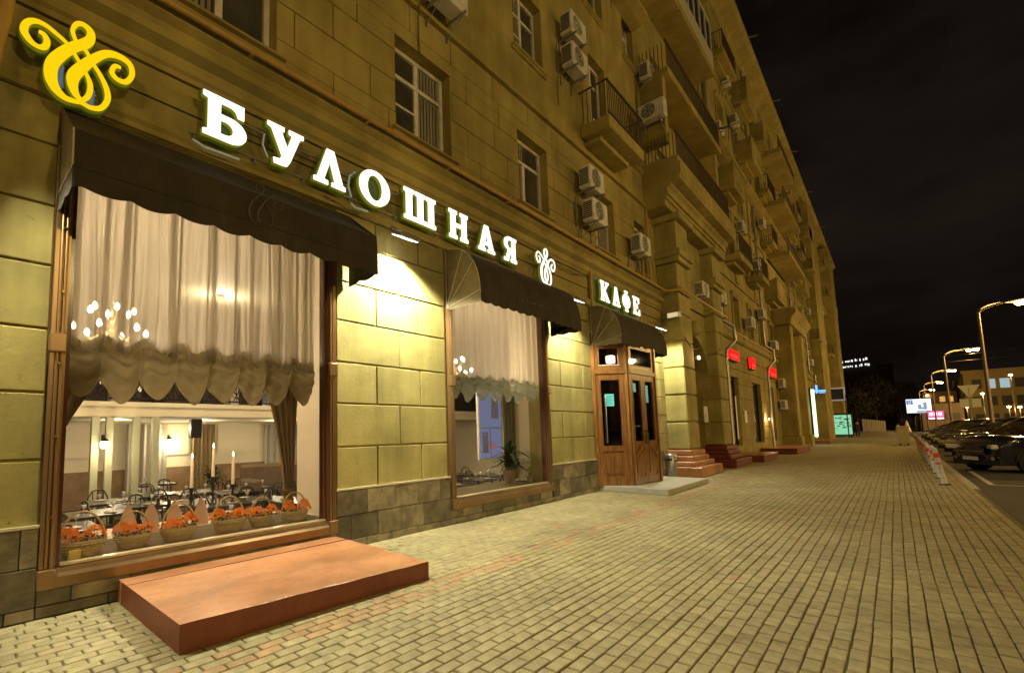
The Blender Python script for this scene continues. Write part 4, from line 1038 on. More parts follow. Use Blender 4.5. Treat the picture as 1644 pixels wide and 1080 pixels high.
# emblem ribbons: centre lines of (y, z, half width)
EM = {'a': [(0.447,5.107,.016),(0.485,5.098,.022),(0.508,5.046,.027),(0.49,4.983,.026),(0.443,4.964,.02),(0.388,4.991,.027),(0.349,5.059,.032),(0.368,5.141,.027),(0.42,5.188,.023),(0.488,5.194,.02),(0.566,5.163,.018),(0.654,5.111,.016),(0.724,5.022,.016),(0.795,4.916,.016),(0.837,4.811,.024),(0.826,4.697,.024),(0.77,4.61,.018)],
 'b': [(0.71,5.18,.015),(0.684,5.262,.018),(0.711,5.343,.02),(0.762,5.371,.02),(0.817,5.336,.032),(0.82,5.258,.041),(0.77,5.177,.046),(0.712,5.122,.046),(0.629,5.014,.05),(0.557,4.876,.055),(0.545,4.747,.053),(0.581,4.644,.041),(0.654,4.588,.026),(0.733,4.591,.018),(0.778,4.599,.016),(0.853,4.589,.02),(0.929,4.627,.023),(0.977,4.736,.027),(0.961,4.848,.024),(0.909,4.95,.018),(0.852,5.027,.015),(0.787,5.128,.015),(0.71,5.18,.015)],
 'c': [(1.073,5.118,.013),(1.024,5.106,.02),(1.002,5.032,.024),(1.045,4.984,.022),(1.119,4.994,.024),(1.17,5.095,.026),(1.146,5.196,.027),(1.053,5.225,.031),(0.948,5.189,.035),(0.85,5.076,.041),(0.778,4.965,.05),(0.712,4.84,.055),(0.705,4.749,.046),(0.73,4.667,.032),(0.769,4.629,.018)]}
def catmull(P, n=6):
    out_ = []
    for i in range(len(P)-1):
        p0 = P[max(i-1,0)]; p1 = P[i]; p2 = P[i+1]; p3 = P[min(i+2, len(P)-1)]
        for k in range(n):
            t = k/n; out_.append(tuple(.5*((2*b) + (c-a)*t + (2*a-5*b+4*c-d)*t*t + (3*b-a-3*c+d)*t**3) for a, b, c, d in zip(p0, p1, p2, p3)))
    return out_ + [P[-1]]
def ribbon(P, x0, x1, grow=0, tf=lambda y, z: (y, z), ws=1):
    C = catmull(P); L_ = []; R_ = []
    for i, (y, z, w) in enumerate(C):
        a = C[max(i-1,0)]; b = C[min(i+1, len(C)-1)]; dy, dz = b[0]-a[0], b[1]-a[1]; d = math.hypot(dy, dz) or 1; w = w*ws+grow
        L_.append(tf(y - dz/d*w, z + dy/d*w)); R_.append(tf(y + dz/d*w, z - dy/d*w))
    n = len(C); vs = [(x0, *p) for p in L_] + [(x0, *p) for p in R_] + [(x1, *p) for p in L_] + [(x1, *p) for p in R_]; fs = []
    for i in range(n-1):
        fs += [(i, i+1, n+i+1, n+i), (2*n+i, 3*n+i, 3*n+i+1, 2*n+i+1), (i, 2*n+i, 2*n+i+1, i+1), (n+i, n+i+1, 3*n+i+1, 3*n+i)]
    fs += [(0, n, 3*n, 2*n), (n-1, 3*n-1, 4*n-1, 2*n-1)]
    return MB().add(vs, fs)
def emblem(root, face, x, tf=lambda y, z: (y, z), ws=1, g=.010, back=letter_side):
    for i, k in enumerate('acb'):
        o = ribbon(EM[k], x+.05, x+.062+.004*i, 0, tf, ws).build('ribbon', face, root)
        ribbon(EM[k], x-.0-.002*i, x+.05, g*.3, tf, ws).build('ribbon_body', back, o)
        ribbon(EM[k], x-.03-.002*i, x-.008-.002*i, g*1.3, tf, ws).build('ribbon_back', letter_back, o)
e1 = thing('emblem_sign', 'large glowing yellow looped ribbon emblem at the upper left corner', 'sign')
emblem(e1, letter_yellow, .16, ws=.88)
tb = MB()
for y, z in ((.62, 4.95), (.86, 4.8)): tb.tube([(.12, y, z+.02), (.13, y-.01, z-.1), (.12, y, z-.22)], .035, 8)
tb.build('inner_tube', mat('blue_tube', (.10, .13, .17), .15, emit=(.2,.3,.42), es=.3), e1)
MB().tube([(0,.55,5.0),(.1,.55,5.0)], .01, 6).tube([(0,.9,4.8),(.1,.9,4.8)], .01, 6).tube([(.0,1.1,5.1),(.1,1.1,5.1)], .01, 6).build('stay', steel, e1)
e2 = thing('emblem_sign', 'small glowing white looped ribbon emblem between the two lettered signs', 'sign')
emblem(e2, letter_white, .16, lambda y, z: (9.02 + (y-.74)*.92 + (z-4.98)*.02, 5.05 + (z-4.98)*1.0 + (y-.74)*-.12), .55, .008)
# faint prints on the awnings
pr_m = mat('faint_print', (.085, .07, .04), .8)
cu = bpy.data.curves.new('awning_print', 'FONT'); cu.body = 'Кафе'; cu.size = .42; cu.shear = .35; cu.space_character = 1.05
ob = bpy.data.objects.new('awning_print', cu); COL.objects.link(ob); me = bpy.data.meshes.new_from_object(ob.evaluated_get(bpy.context.evaluated_depsgraph_get())); bpy.data.objects.remove(ob)
me.transform(Matrix(((0,0,1,0),(1,0,0,0),(0,1,0,0),(0,0,0,1)))); me.materials.clear(); me.materials.append(pr_m)
o = link('printed_word', me, A2, (.765, 7.15, 3.82)); o.rotation_euler = (0, radians(-14), 0)
me2 = ribbon(EM['b'], 0, .004, 0, lambda y, z: ((y-.75)*.62, (z-4.98)*.62), .28); o = me2.build('printed_emblem', pr_m, A1, (.672, 2.3, 3.98)); o.rotation_euler = (0, radians(-5), 0)
ribbon(EM['c'], 0, .004, 0, lambda y, z: ((y-.75)*.62, (z-4.98)*.62), .28).build('printed_emblem', pr_m, A1, (.676, 2.3, 3.98))

# cables slung along the fascia
cb = MB()
def sag(a, b, d, n=14): return [(a[0]+(b[0]-a[0])*t/n + .01*sin(t*2.1), a[1]+(b[1]-a[1])*t/n, a[2]+(b[2]-a[2])*t/n - d*sin(pi*t/n) + .012*sin(t*1.7+a[1])) for t in range(n+1)]
for a, b, d in (((.06,4.2,5.42),(.06,7.6,5.45),.05),((.07,7.6,5.45),(.07,9.3,5.5),.02),((.06,9.3,5.4),(.06,11.5,5.45),.14),((.08,9.4,5.45),(.08,11.5,5.5),.18),((.07,3.5,4.74),(.09,4.55,4.62),.03),((.09,4.8,4.62),(.08,9.3,4.72),.05),((.08,4.8,4.64),(.1,6.4,4.7),.08),((.09,9.4,4.72),(.09,11.5,4.66),.06)):
    cb.tube(sag(a, b, d), .0075, 5)
cb.tube(sag((.64,17.0,4.5),(.66,18.6,4.3),.2), .015, 5).tube(sag((.66,18.6,4.3),(.7,21.3,4.6),.4), .015, 5)
cable = thing('cable', 'loose cables slung along the fascia between the signs', 'cable'); cb.build('cable_run', mat('cable_sheath', (.12, .10, .06), .6), cable)

# ------------------------------------------------------------------ flood lamps under the fascia
def flood(y, lab, e, x=.42, z=4.42, aimv=(-.10, 0, -1), blend=.4, size=132):
    e *= .9
    r = thing('floodlight', lab, 'lamp', (x, y, z), group='floodlights under the fascia')
    MB().box(-.12, .14, -.2, .2, -.02, .05, .015).build('housing', steel, r).rotation_euler = (0, radians(26), 0)
    MB().box(-.1, .12, -.17, .17, -.028, -.021).build('lens', lens, r).rotation_euler = (0, radians(26), 0)
    MB().tube([(-.1, 0, .05), (-.2, 0, .2), (-x+.02, 0, .27)], .014, 6).build('arm', steel, r)
    l = lamp('floodlight_beam', 'SPOT', (0, 0, -.06), e, (1.0, .95, .68), r, .09, spot_size=radians(size), spot_blend=blend); aim(l, aimv)
flood(4.72, 'floodlight between the long awning and the second awning', 1650, x=.36)
flood(9.98, 'floodlight between the second awning and the cafe sign', 750, z=4.45)
flood(15.55, 'floodlight past the door awning, beside the pilaster', 800, x=.40, z=4.6, aimv=(0, .25, -1))
flood(-.55, 'floodlight on the wall left of the long awning, out of frame', 900)

# ------------------------------------------------------------------ entrance
dstep = MB().box(0, 1.62, 11.5, 14.7, 0, .13, .008).build('door_step', concrete); tag(dstep, 'low grey concrete step in front of the cafe door', 'step')
V = thing('entrance_porch', 'glazed wooden cafe porch with double doors', 'porch', (0, 0, .13))
def frame_panel(a, b, w_name, parts, parent):
    """upright framed panel between plan points a and b"""
    a = Vector((*a, 0)); b = Vector((*b, 0)); d = (b-a); L_ = d.length; d.normalize(); n = Vector((d.y, -d.x, 0))
    M = Matrix(((d.x, n.x, 0, a.x), (d.y, n.y, 0, a.y), (0,0,1,0), (0,0,0,1))); return M, L_
def panel(a, b, z0, z1, glass_z, parent, name='door', handle=None, lower='square'):
    M, L_ = frame_panel(a, b, name, None, parent); mb = MB(); t = .11 if L_ > .6 else .095
    mb.box(0, t, -.03, .03, z0, z1, .004, M); mb.box(L_-t, L_, -.03, .03, z0, z1, .004, M)
    mb.box(t, L_-t, -.03, .03, z0, z0+.2, .004, M); mb.box(t, L_-t, -.03, .03, z1-.13, z1, .004, M); mb.box(t, L_-t, -.03, .03, glass_z-.12, glass_z, .004, M)
    mb.box(t, L_-t, -.012, .012, z0+.2, glass_z-.12, 0, M)
    if lower == 'square':
        mb.box(t+.05, L_-t-.05, .012, .028, z0+.27, glass_z-.19, .008, M); mb.box(t+.09, L_-t-.09, .028, .036, z0+.31, glass_z-.23, .006, M)
    else:
        s = 1 if lower == 'left' else -1; u0, u1 = (t+.05, L_-t-.02); zz = z0+.27; top = glass_z-.18
        prof = [(u0, zz), (u1, zz), (u1, top if s > 0 else top-.3), (u0, top-.3 if s > 0 else top)]
        vs = [M @ Vector((u, w, z)) for w in (.012, .03) for (u, z) in prof]; mb.add(vs, [(0,1,2,3),(7,6,5,4),(0,4,5,1),(1,5,6,2),(2,6,7,3),(3,7,4,0)])
        pa, pb = ((0+t*.3, glass_z-.42), (L_-t*.3, glass_z-.02)) if s > 0 else ((t*.3, glass_z-.02), (L_-t*.3, glass_z-.42))
        vs = [M @ Vector((u, w, z)) for w in (.03, .045) for (u, z) in (pa, pb, (pb[0], pb[1]+.07), (pa[0], pa[1]+.07))]; mb.add(vs, [(0,1,2,3),(7,6,5,4),(0,4,5,1),(1,5,6,2),(2,6,7,3),(3,7,4,0)])
    # glazing beads
    for (u0, u1, v0, v1) in ((t, t+.02, glass_z, z1-.13), (L_-t-.02, L_-t, glass_z, z1-.13), (t+.02, L_-t-.02, glass_z, glass_z+.02), (t+.02, L_-t-.02, z1-.15, z1-.13)): mb.box(u0, u1, .012, .034, v0, v1, .003, M)
    o = mb.build(name, wood, parent)
    MB().box(t+.02, L_-t-.02, -.004, .004, glass_z+.02, z1-.15, 0, M).build('pane', glass('door_glass', (.35,.28,.22), .6), o)
    if handle is not None:
        MB().tube([M @ Vector((handle, .035, glass_z+.1)), M @ Vector((handle, .06, glass_z+.12)), M @ Vector((handle, .06, glass_z+1.25)), M @ Vector((handle, .035, glass_z+1.27))], .014, 8).build('handle', steel, o)
    return o, M, L_
pA, pB, pC, pD = (.06, 11.46), (.60, 11.93), (.70, 11.98), (.78, 13.42)
sp, M1, L1 = panel(pA, pB, 0, 2.75, .95, V, 'side_panel', .22)
mid = (Vector(pC)+Vector(pD))/2
d1, M2, L2 = panel(pC, (mid.x, mid.y-.004), 0, 2.75, 1.05, V, 'door', None, 'left')
d2, M3, L3 = panel((mid.x, mid.y+.004), pD, 0, 2.75, 1.05, V, 'door', None, 'right')
for M_, L_, u, p in ((M2, L2, L2-.06, d1), (M3, L3, .06, d2)):
    MB().tube([M_ @ Vector((u, .03, 1.0)), M_ @ Vector((u, .075, 1.03)), M_ @ Vector((u, .075, 1.3)), M_ @ Vector((u, .03, 1.33))], .012, 8).build('handle', dkmetal, p)
pst = MB()
for (x, y) in ((.05, 11.44), (.65, 11.96), (.80, 13.47)): pst.box(x-.045, x+.045, y-.045, y+.045, 0, 3.5, .006)
pst.build('post', wood, V)
def transom(a, b, name='transom'):
    M, L_ = frame_panel(a, b, '', None, None); mb = MB()
    mb.box(-.02, L_+.02, -.05, .06, 2.75, 2.86, .008, M); mb.box(0, L_, -.03, .03, 2.86, 2.98, .004, M); mb.box(0, .12, -.03, .03, 2.98, 3.5, 0, M); mb.box(L_-.12, L_, -.03, .03, 2.98, 3.5, 0, M); mb.box(.12, L_-.12, -.03, .03, 3.4, 3.5, 0, M)
    o = mb.build(name, wood, V); MB().box(.12, L_-.12, -.004, .004, 2.98, 3.4, 0, M).build('pane', glass('door_glass', (.35,.28,.22), .6), o)
    MB().box(.1, L_-.1, .03, .04, 2.965, 2.985, 0, M).build('bead', whitep, o)
transom(pA, pB); transom(pC, pD)
MB().box(-.3, .78, 13.47, 13.53, 0, 3.5).box(-.3, .0, 14.55, 14.68, 0, 4.2).build('return_wall', wood, V)
MB().box(0, .7, 11.5, 13.5, 3.5, 3.56).build('porch_ceiling', wood, V)
# wall between porch and pilaster
for i, (c, d) in enumerate(zip([.76]+CZ[1:], CZ[1:])): wall_block(13.54, 14.7, c, d)
MB().box(-.5, .0, 13.55, 14.7, -.1, 4.6).build('wall', plaster_up, B); 
for a in (.0, .1, .43):
    pass
plinth(13.55, 14.7)
MB().box(-.6, -.5, 11.3, 14.8, 0, 4.6).build('lobby_back', mat('lobby_dark', (.05,.02,.015), .8), V)
# notices and glints in the door glass
nb = MB().box(.22, .44, -.002, .012, 1.95, 2.25, 0, M1).build('notice', mat('teal_notice', (.10, .42, .36), .4, emit=(.08,.55,.5), es=.5), sp); nb['label'] = 'small teal opening hours notice on the side glass'
ln = MB()
for k in range(5): ln.box(.25, .41 - .03*(k % 2), .013, .0145, 1.99+k*.05, 2.0+k*.05, 0, M1)
ln.build('notice_lines', mat('dark_ink', (.01,.06,.06), .6), nb)
st2 = MB().box(.14, .34, .006, .012, 2.3, 2.52, 0, M2).box(.15, .33, .006, .012, 2.05, 2.5, 0, M3)
st2.build('sticker', mat('teal_sticker', (.05,.3,.35), .4, emit=(.05,.45,.55), es=.35), d1)
pl_ = thing('porch_lantern', 'white glowing lantern behind the transom glass of the porch', 'lamp', (.28, 11.95, 3.28))
MB().box(-.09, .09, -.09, .09, -.1, .1, .02).build('shade', glow('lantern_white', (1,.92,.95), 40), pl_)
MB().box(-.08, .08, -.08, .08, .1, .13).tube([(0,0,.13),(0,0,.3)], .01, 6).build('cap', dkmetal, pl_)
lamp('lantern_light', 'POINT', (0, 0, -.2), 9, (1,.85,.75), pl_, .08)
strip = thing('light_strip', 'thin white vertical light strip on the wall right of the door', 'lamp', (.06, 14.25, 1.25))
MB().box(-.03, .03, -.025, .025, 0, 1.25, .005).build('tube', glow('strip_white', (.85, .82, 1.0), 4), strip); MB().box(-.06, -.03, -.03, .03, -.02, 1.27).build('backplate', steel, strip)
# litter bin
bn = thing('litter_bin', 'grey cylindrical metal bin beside the cafe door', 'bin', (.50, 15.3, 0))
MB().lathe([(.15,0),(.16,.02),(.16,.60),(.15,.62)], n=24).build('body', steel, bn); MB().lathe([(.165,.60),(.165,.70),(.14,.74),(.0,.75)], n=24).build('lid', steel, bn)
MB().box(-.1, .1, -.166, -.155, .55, .6).box(.155,.168,-.09,.09,.52,.58).build('slot', acd, bn)

rnd = random.Random(12); lt = MB()
for (x, y) in ((3.6, 3.1), (2.9, 6.4), (4.4, 4.9), (3.9, 9.0), (2.4, 4.4), (5.2, 8.2), (1.2, .5), (3.1, 12.0), (4.6, 3.0)):
    a = rnd.uniform(0, 6); lt.tube([(x, y, .006), (x+.03*cos(a), y+.03*sin(a), .006)], .0045, 5)
o = lt.build('litter', mat('litter_white', (.7,.66,.55), .8)); tag(o, kind='stuff')
# red platform before the large window
pf = thing('platform', 'terracotta painted metal ramp box under the large window', 'platform', (0, 0, 0))
def pf_top(u, v):
    x = .075 + u*(1.60+.09*v); y = 1.26 + v*2.40
    return (x, y, .205 - .035*(v*u) + (.0016*sin(v*19)+.0012*sin(v*41))*(u > .97))
MB().grid(pf_top, 24, 70).build('top_sheet', terra, pf)
def pf_front(u, v):
    x, y, z = pf_top(1, v); return (x + .004*sin(v*23)*u - .004, y, z*(1-u) - .0)
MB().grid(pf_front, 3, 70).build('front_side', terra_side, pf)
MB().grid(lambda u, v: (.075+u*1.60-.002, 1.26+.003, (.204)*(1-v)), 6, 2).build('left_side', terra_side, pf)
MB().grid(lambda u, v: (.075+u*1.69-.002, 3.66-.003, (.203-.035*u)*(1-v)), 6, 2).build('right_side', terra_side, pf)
MB().box(.335, .345, 1.262, 3.655, .18, .2075).build('seam', maroon, pf)
MB().box(.15, .19, 1.255, 1.262, 0, .2).build('hinge', terra, pf)
fl_ = MB(); rnd = random.Random(5)
for k in range(26):
    v = rnd.choice([.3, .52, .55, .58, .15, .75]) + rnd.uniform(-.06, .06); x, y, z = pf_top(1, max(.02, min(.98, v))); s = rnd.uniform(.004, .018)
    fl_.add([(x-.03*rnd.random()-s, y-s*2, z+.0015), (x-.002, y-s, z+.0015), (x-.004, y+s*2.2, z+.0015), (x-.02*rnd.random()-s, y+s, z+.0015)], [(0,1,2,3)])
fl_.build('chipped_paint', mat('primer', (.62,.48,.42), .6), pf)
# dark red platforms further along
for i, (x1, a, b, z) in enumerate(((1.35, 24.2, 27.4, .3), (1.6, 31.5, 37.2, .32), (1.6, 49, 56, .3))):
    p = thing('shop_platform', ('dark red entrance platform under the first red sign', 'dark red entrance platform beyond the second drainpipe', 'far brick red platform under the pharmacy light')[i], 'platform', (0, (a+b)/2, 0), group='red entrance platforms')
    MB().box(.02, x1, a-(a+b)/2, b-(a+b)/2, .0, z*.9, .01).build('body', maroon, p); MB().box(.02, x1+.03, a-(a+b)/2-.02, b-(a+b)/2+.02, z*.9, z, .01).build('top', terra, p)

# red box signs, pharmacy light, other shop lights of the far facade
red_g = glow('red_sign_light', (1, .012, .01), 1.5)
white_mark = glow('sign_lettering', (1, .10, .08), 1.6)
for i, (a, b, z0, z1) in enumerate(((25.4, 27.2, 4.62, 5.15), (30.0, 31.0, 4.55, 5.2), (35.4, 37.4, 4.5, 5.15))):
    s = thing('red_sign', ('first', 'second and narrowest', 'third')[i]+' glowing red box sign beyond the portal', 'sign', (.04, a, z0), group='glowing red box signs')
    MB().box(0, .14, 0, b-a, 0, z1-z0, .01).build('box', dkmetal, s); MB().box(.14, .15, .03, b-a-.03, .03, z1-z0-.03).box(.02, .12, -.006, 0, .03, z1-z0-.03).build('face', red_g, s)
    mk = MB(); n = int((b-a)/.26)
    for k in range(n): mk.box(.151, .156, .16+k*.24, .2+k*.24, .13, .27); mk.box(.151, .156, .2+k*.24, .29+k*.24, .13 if k % 2 else .23, .17 if k % 2 else .27)
    mk.build('lettering', white_mark, s)
s = thing('cross_sign', 'blue white cross light of a pharmacy far along the facade', 'sign', (.9, 52, 4.4))
MB().box(-.55, .55, -.03, .03, -.08, .06).box(-.12, .02, -.031, .031, -.2, .5).box(.1, .5, -.032, .032, -.2, -.12).build('cross', glow('blue_cross', (.10,.28,1.0), 2.5), s); MB().tube([(-.9,0,0),(-.6,0,0)], .03, 6).build('arm', dkmetal, s)
s = thing('neon_column', 'tall green white neon column beside a far shop door', 'light', (.86, 47.6, .6))
MB().box(0, .18, 0, .45, 0, 3.7, .01).build('tube', glow('neon_green', (.62,1.0,.45), 2.2), s); MB().box(-.86, 0, .1, .5, -.1, 3.8).build('backplate', dkmetal, s); lamp('neon_light', 'POINT', (.5, -.3, 2), 90, (.75,1,.6), s, .3)
s = thing('hanging_sign', 'dark framed sign projecting from the far end of the facade', 'sign', (.8, 66, 4.7))
MB().box(-.8, 1.1, -.06, .06, -.7, .7, .02).build('frame', mat('pale_frame', (.5,.5,.55), .5, emit=(.3,.3,.45), es=.3), s); MB().box(-.7, 1.0, -.075, -.06, -.55, .55).build('face', mat('navy_face', (.01,.01,.04), .3), s)
MB().tube([(1.1,0,0),(1.1,0,-4.6)], .05, 8).build('post', dkmetal, s)
s = thing('small_blue_light', 'small blue shop light near the end of the facade', 'light', (.7, 80, 3.3)); MB().box(0,.1,-.2,.2,-.3,.3).build('lens', glow('blue_spot', (.2,.3,1), 3), s)
MB().box(-.7,0,-.02,.02,-.02,.02).build('arm', dkmetal, s)
k_ = thing('city_light_stand', 'green glowing map stand on the far pavement', 'stand', (.85, 75, 0))
MB().box(-1.05, 1.05, -.12, .12, .2, 2.85, .03).box(-.9,-.7,-.1,.1,0,.2).box(.7,.9,-.1,.1,0,.2).build('frame', dkmetal, k_); MB().box(-.92, .92, -.135, -.12, .35, 2.65).build('face', glow('mint_face', (.26,.66,.38), .95), k_)
mk = MB(); rnd = random.Random(2)
for _ in range(26): u = rnd.uniform(-.85, .6); v = rnd.uniform(1.0, 2.4); mk.box(u, u+rnd.uniform(.08,.4), -.142, -.136, v, v+rnd.uniform(.04,.12))
mk.build('map_lines', mat('map_ink', (.01,.05,.03), .6), k_)
# wall lamps past the portal
for i, (x, y, z) in enumerate(((.66, 18.2, 3.9), (.1, 33.8, 1.9))):
    r = thing('small_lamp', ('small lit lamp on the first pilaster', 'warm lit lamp low on the facade between the red signs')[i], 'lamp', (x, y, z))
    MB().box(-.06, .02, -.05, .05, -.05, .05).build('housing', steel, r); MB().box(.02, .08, -.06, .06, -.06, .06, .01).build('lens', glow('small_lens', (1,.75,.45), 6), r)
    lamp('small_lamp_light', 'POINT', (.25, 0, 0), (8, 30)[i], (1,.65,.3), r, .06)
r = thing('pilaster_flood', 'white floodlight box fixed on the ledge of the first pilaster', 'lamp', (.50, 16.55, 5.15))
MB().box(-.2, .2, -.12, .08, -.09, .09, .01).build('housing', steel, r); MB().box(-.16, .16, -.135, -.12, -.07, .07).build('lens', mat('lens_faint_glow', (.7,.62,.4), .3, emit=(1,.85,.5), es=.5), r); MB().box(-.45,-.2,-.02,.02,-.02,.02).build('arm', steel, r)  # faint emission makes the unlit lens look bright
for i, y in enumerate((20.2, 28.2, 33.2)):
    o = MB().box(.0 if i else .22, .03 if i else .25, y, y+.5, 1.7, 2.3).build('wall_notice', whitep, ); tag(o, ('white notice inside the portal', 'white notice right of the narrow shop window', 'pale notice near the second drainpipe')[i], 'notice')

# ------------------------------------------------------------------ bollards
white_r = mat('bollard_white', (.55,.52,.46), .5, col2=(.4,.37,.31), nscale=12); red_r = mat('bollard_red', (.6,.06,.03), .5)
def make_bollard():
    r = thing('bollard', 'x', 'bollard', group='flexible bollards along the pavement edge')
    MB().lathe([(.075,0),(.075,.03),(.052,.05),(.05,.82),(.045,.88),(.02,.90)], n=14).build('post', white_r, r)
    MB().lathe([(.053,.66),(.054,.67),(.054,.76),(.053,.77)], n=14).lathe([(.053,.50),(.054,.505),(.054,.53),(.053,.54)], n=14).build('stripe', red_r, r)
    MB().lathe([(.11,0),(.1,.02),(.08,.03)], n=14).build('base', rubber, r)
    return r
BO = make_bollard()
ordn = ['nearest', 'second', 'third', 'fourth', 'fifth', 'sixth', 'seventh', 'eighth', 'ninth', 'tenth', 'eleventh', 'twelfth', 'farthest']
for i in range(13):
    loc = (6.13 + .01*i, 17.1 + i*1.85, 0); lab = ordn[i] + ' red and white bollard' + (' counted from the camera' if 0 < i < 12 else ' of the row beside the parked cars')
    b_ = BO if i == 0 else copy_thing(BO, loc, 0, lab)
    b_.location = loc; b_['label'] = lab; b_.rotation_euler = (0, radians(-8 + random.uniform(-2, 2)), 0)

# ------------------------------------------------------------------ cars (nose towards -x before rotation)
car_glass = mat('car_glass', (.008, .008, .009), .03, spec=.8)
chrome = mat('chrome', (.5,.5,.5), .15, metal=1)
def make_car(kind, paint, label, loc, rz, group='cars parked along the pavement'):
    suv = kind == 'suv'
    r = thing('parked_car', label, 'car', loc, rz, group)
    Ln, Wd, Ht = (4.55, 1.86, 1.72) if suv else (4.5, 1.78, 1.45)
    hw = Wd/2; gc = .24 if suv else .18; hood = 1.10 if suv else .92; ws0 = 1.25 if suv else 1.3
    # stations: x, z_low, z_belt/top, half width low, half width top
    xs = [0, .05, .18, .45, .9, 1.2, 1.6, 2.2, 2.9, 3.5, 4.0, 4.35, Ln-.03, Ln]
    def sect(x):
        f = x/Ln
        top = hood*(.80 + .2*min(1, x/.5)**.5) if x < 1.3 else hood + .03
        if x > Ln-.5: top = (hood+.03) - (.10 if suv else .06)*((x-(Ln-.5))/.5)**2
        low = gc + .10*max(0, 1-x/.35)**2 + .12*max(0, (x-(Ln-.35))/.35)
        w = hw*(1 - .16*max(0, 1-x/.6)**2.2 - .10*max(0, (x-(Ln-.5))/.5)**2)
        return top, low, w
    def shell(u, v):
        x = xs[0] + (Ln)*u; top, low, w = sect(x); a = -1 + 2*v
        s = 1 if a > 0 else -1; aa = abs(a)
        # path from bottom sill up and over the hood
        if aa > .5:
            t = (1-aa)/.5; z = low + (top-.10-low)*t; y = w*(1 - .05*(1-t)**2 - .03*t*t)
        else:
            t = aa/.5; y = w*.965*(t**.75 if t > 0 else 0); z = top - .10*(t**3.2) + (.015*(1-t))
        yr = abs(y)/hw; nose = .30*max(0, 1-x/.9)**1.5*yr**2.6 ; tail = -.2*max(0, (x-(Ln-.6))/.6)**1.5*yr**2.6
        return (x+nose+tail, s*y, z)
    MB().grid(shell, 60, 40).build('body', paint, r)
    e = MB()
    for u in (0, 1): 
        pts = [shell(u, v/24) for v in range(25)]; cc = (0 if u == 0 else Ln, 0, hood*.6); e.add(pts+[cc], [(k, k+1, 25) for k in range(24)]+[(24, 0, 25)], True)
    e.build('end_panel', paint, r)
    MB().box(.1, Ln-.1, -hw*.86, hw*.86, gc-.02, gc+.14).build('underbody', rubber, r)
    # greenhouse
    h0 = hood+.0; x0, x1, x2, x3 = (1.15, 1.95, Ln-.75, Ln-.15) if suv else (1.2, 2.0, Ln-1.35, Ln-.6)
    def roof(u, v):
        k = u; a = -1+2*v
        P = [(x0, h0), (x0+(x1-x0)*.55, h0+(Ht-h0)*.62), (x1, Ht-.03), ((x1+x2)/2, Ht), (x2, Ht-.05), (x2+(x3-x2)*.6, h0+(Ht-h0)*.55), (x3, h0)]
        q = k*(len(P)-1); i = min(int(q), len(P)-2); t = q-i; px = P[i][0]+(P[i+1][0]-P[i][0])*t; pz = P[i][1]+(P[i+1][1]-P[i][1])*t
        wt = hw*.93 - .17*((pz-h0)/(Ht-h0)); return (px, wt*a*(1 if abs(a) < .8 else 1), pz - .04*abs(a)**4)
    MB().grid(roof, 24, 12).build('windscreen', car_glass, r)
    sd = MB()
    for s in (1, -1):
        P = [roof(k/24, 1 if s > 0 else 0) for k in range(25)]; base = [(p[0], s*hw*.93, h0-.02) for p in P]
        sd.add(P+base, [(k, k+1, 25+k+1, 25+k) for k in range(24)])
    sd.build('side_glass', car_glass, r)
    rf = MB().grid(lambda u, v: (lambda p: (p[0], p[1], p[2]+.008))(roof(.30+u*.40, .04+v*.92)), 10, 8)
    for s in (1, -1):
        for (ua, ub) in ((.02, .32), (.68, .97)): 
            A_ = [roof(ua+(ub-ua)*k/6, 1 if s > 0 else 0) for k in range(7)]; rf.tube([(p[0], p[1]*1.005, p[2]+.005) for p in A_], .035, 6)
        rf.box(2.3, 2.38, min(s*hw*.93, s*hw*.80), max(s*hw*.93, s*hw*.80), h0, Ht-.08) 
    rf.build('roof', paint, r)
    # wheels
    R = .355 if suv else .32
    for wx in (.85, Ln-.85):
        for s in (1, -1):
            w_ = MB(); c = (0,0,0); n = 22
            prof = [(R*.62,-.1),(R*.93,-.11),(R,-.08),(R,.08),(R*.93,.11),(R*.62,.1)]
            vs = [(rr*cos(2*pi*k/n), ty, rr*sin(2*pi*k/n)) for rr, ty in prof for k in range(n)]
            w_.add(vs, [(i*n+k, i*n+(k+1)%n, (i+1)*n+(k+1)%n, (i+1)*n+k) for i in range(5) for k in range(n)], True)
            wh_ = w_.build('wheel', rubber, r, (wx, s*(hw-.10), R))
            rm = MB(); rm.add([(0,s*.06,0)] + [(R*.63*cos(2*pi*k/n), s*.085, R*.63*sin(2*pi*k/n)) for k in range(n)], [(0,1+k,1+(k+1)%n) for k in range(n)])
            rm.build('hub', acd, wh_)
            sp_ = MB()
            for k in range(5): a = 2*pi*k/5; sp_.tube([(0, s*.10, 0), (R*.6*cos(a), s*.10, R*.6*sin(a))], [.035, .028], 5)
            sp_.tube([(R*.62*cos(2*pi*k/20), s*.10, R*.62*sin(2*pi*k/20)) for k in range(21)], .016, 5, False)
            sp_.build('rim', chrome, wh_)
    # arches as dark rings
    ar = MB()
    for wx in (.85, Ln-.85):
        for s in (1, -1): ar.tube([(wx+(R+.05)*cos(pi*k/12), s*(hw-.015), R+(R+.05)*sin(pi*k/12)) for k in range(13)], .035, 6, False)
    for wx in (.85, Ln-.85):
        for s in (1, -1):
            n = 16; ar.add([(wx, s*(hw+.001), R)] + [(wx+(R+.04)*cos(2*pi*k/n), s*(hw+.001), R+(R+.04)*sin(2*pi*k/n)) for k in range(n)], [(0,1+k,1+(k+1)%n) for k in range(n)])
    ar.build('wheel_arch', rubber, r)
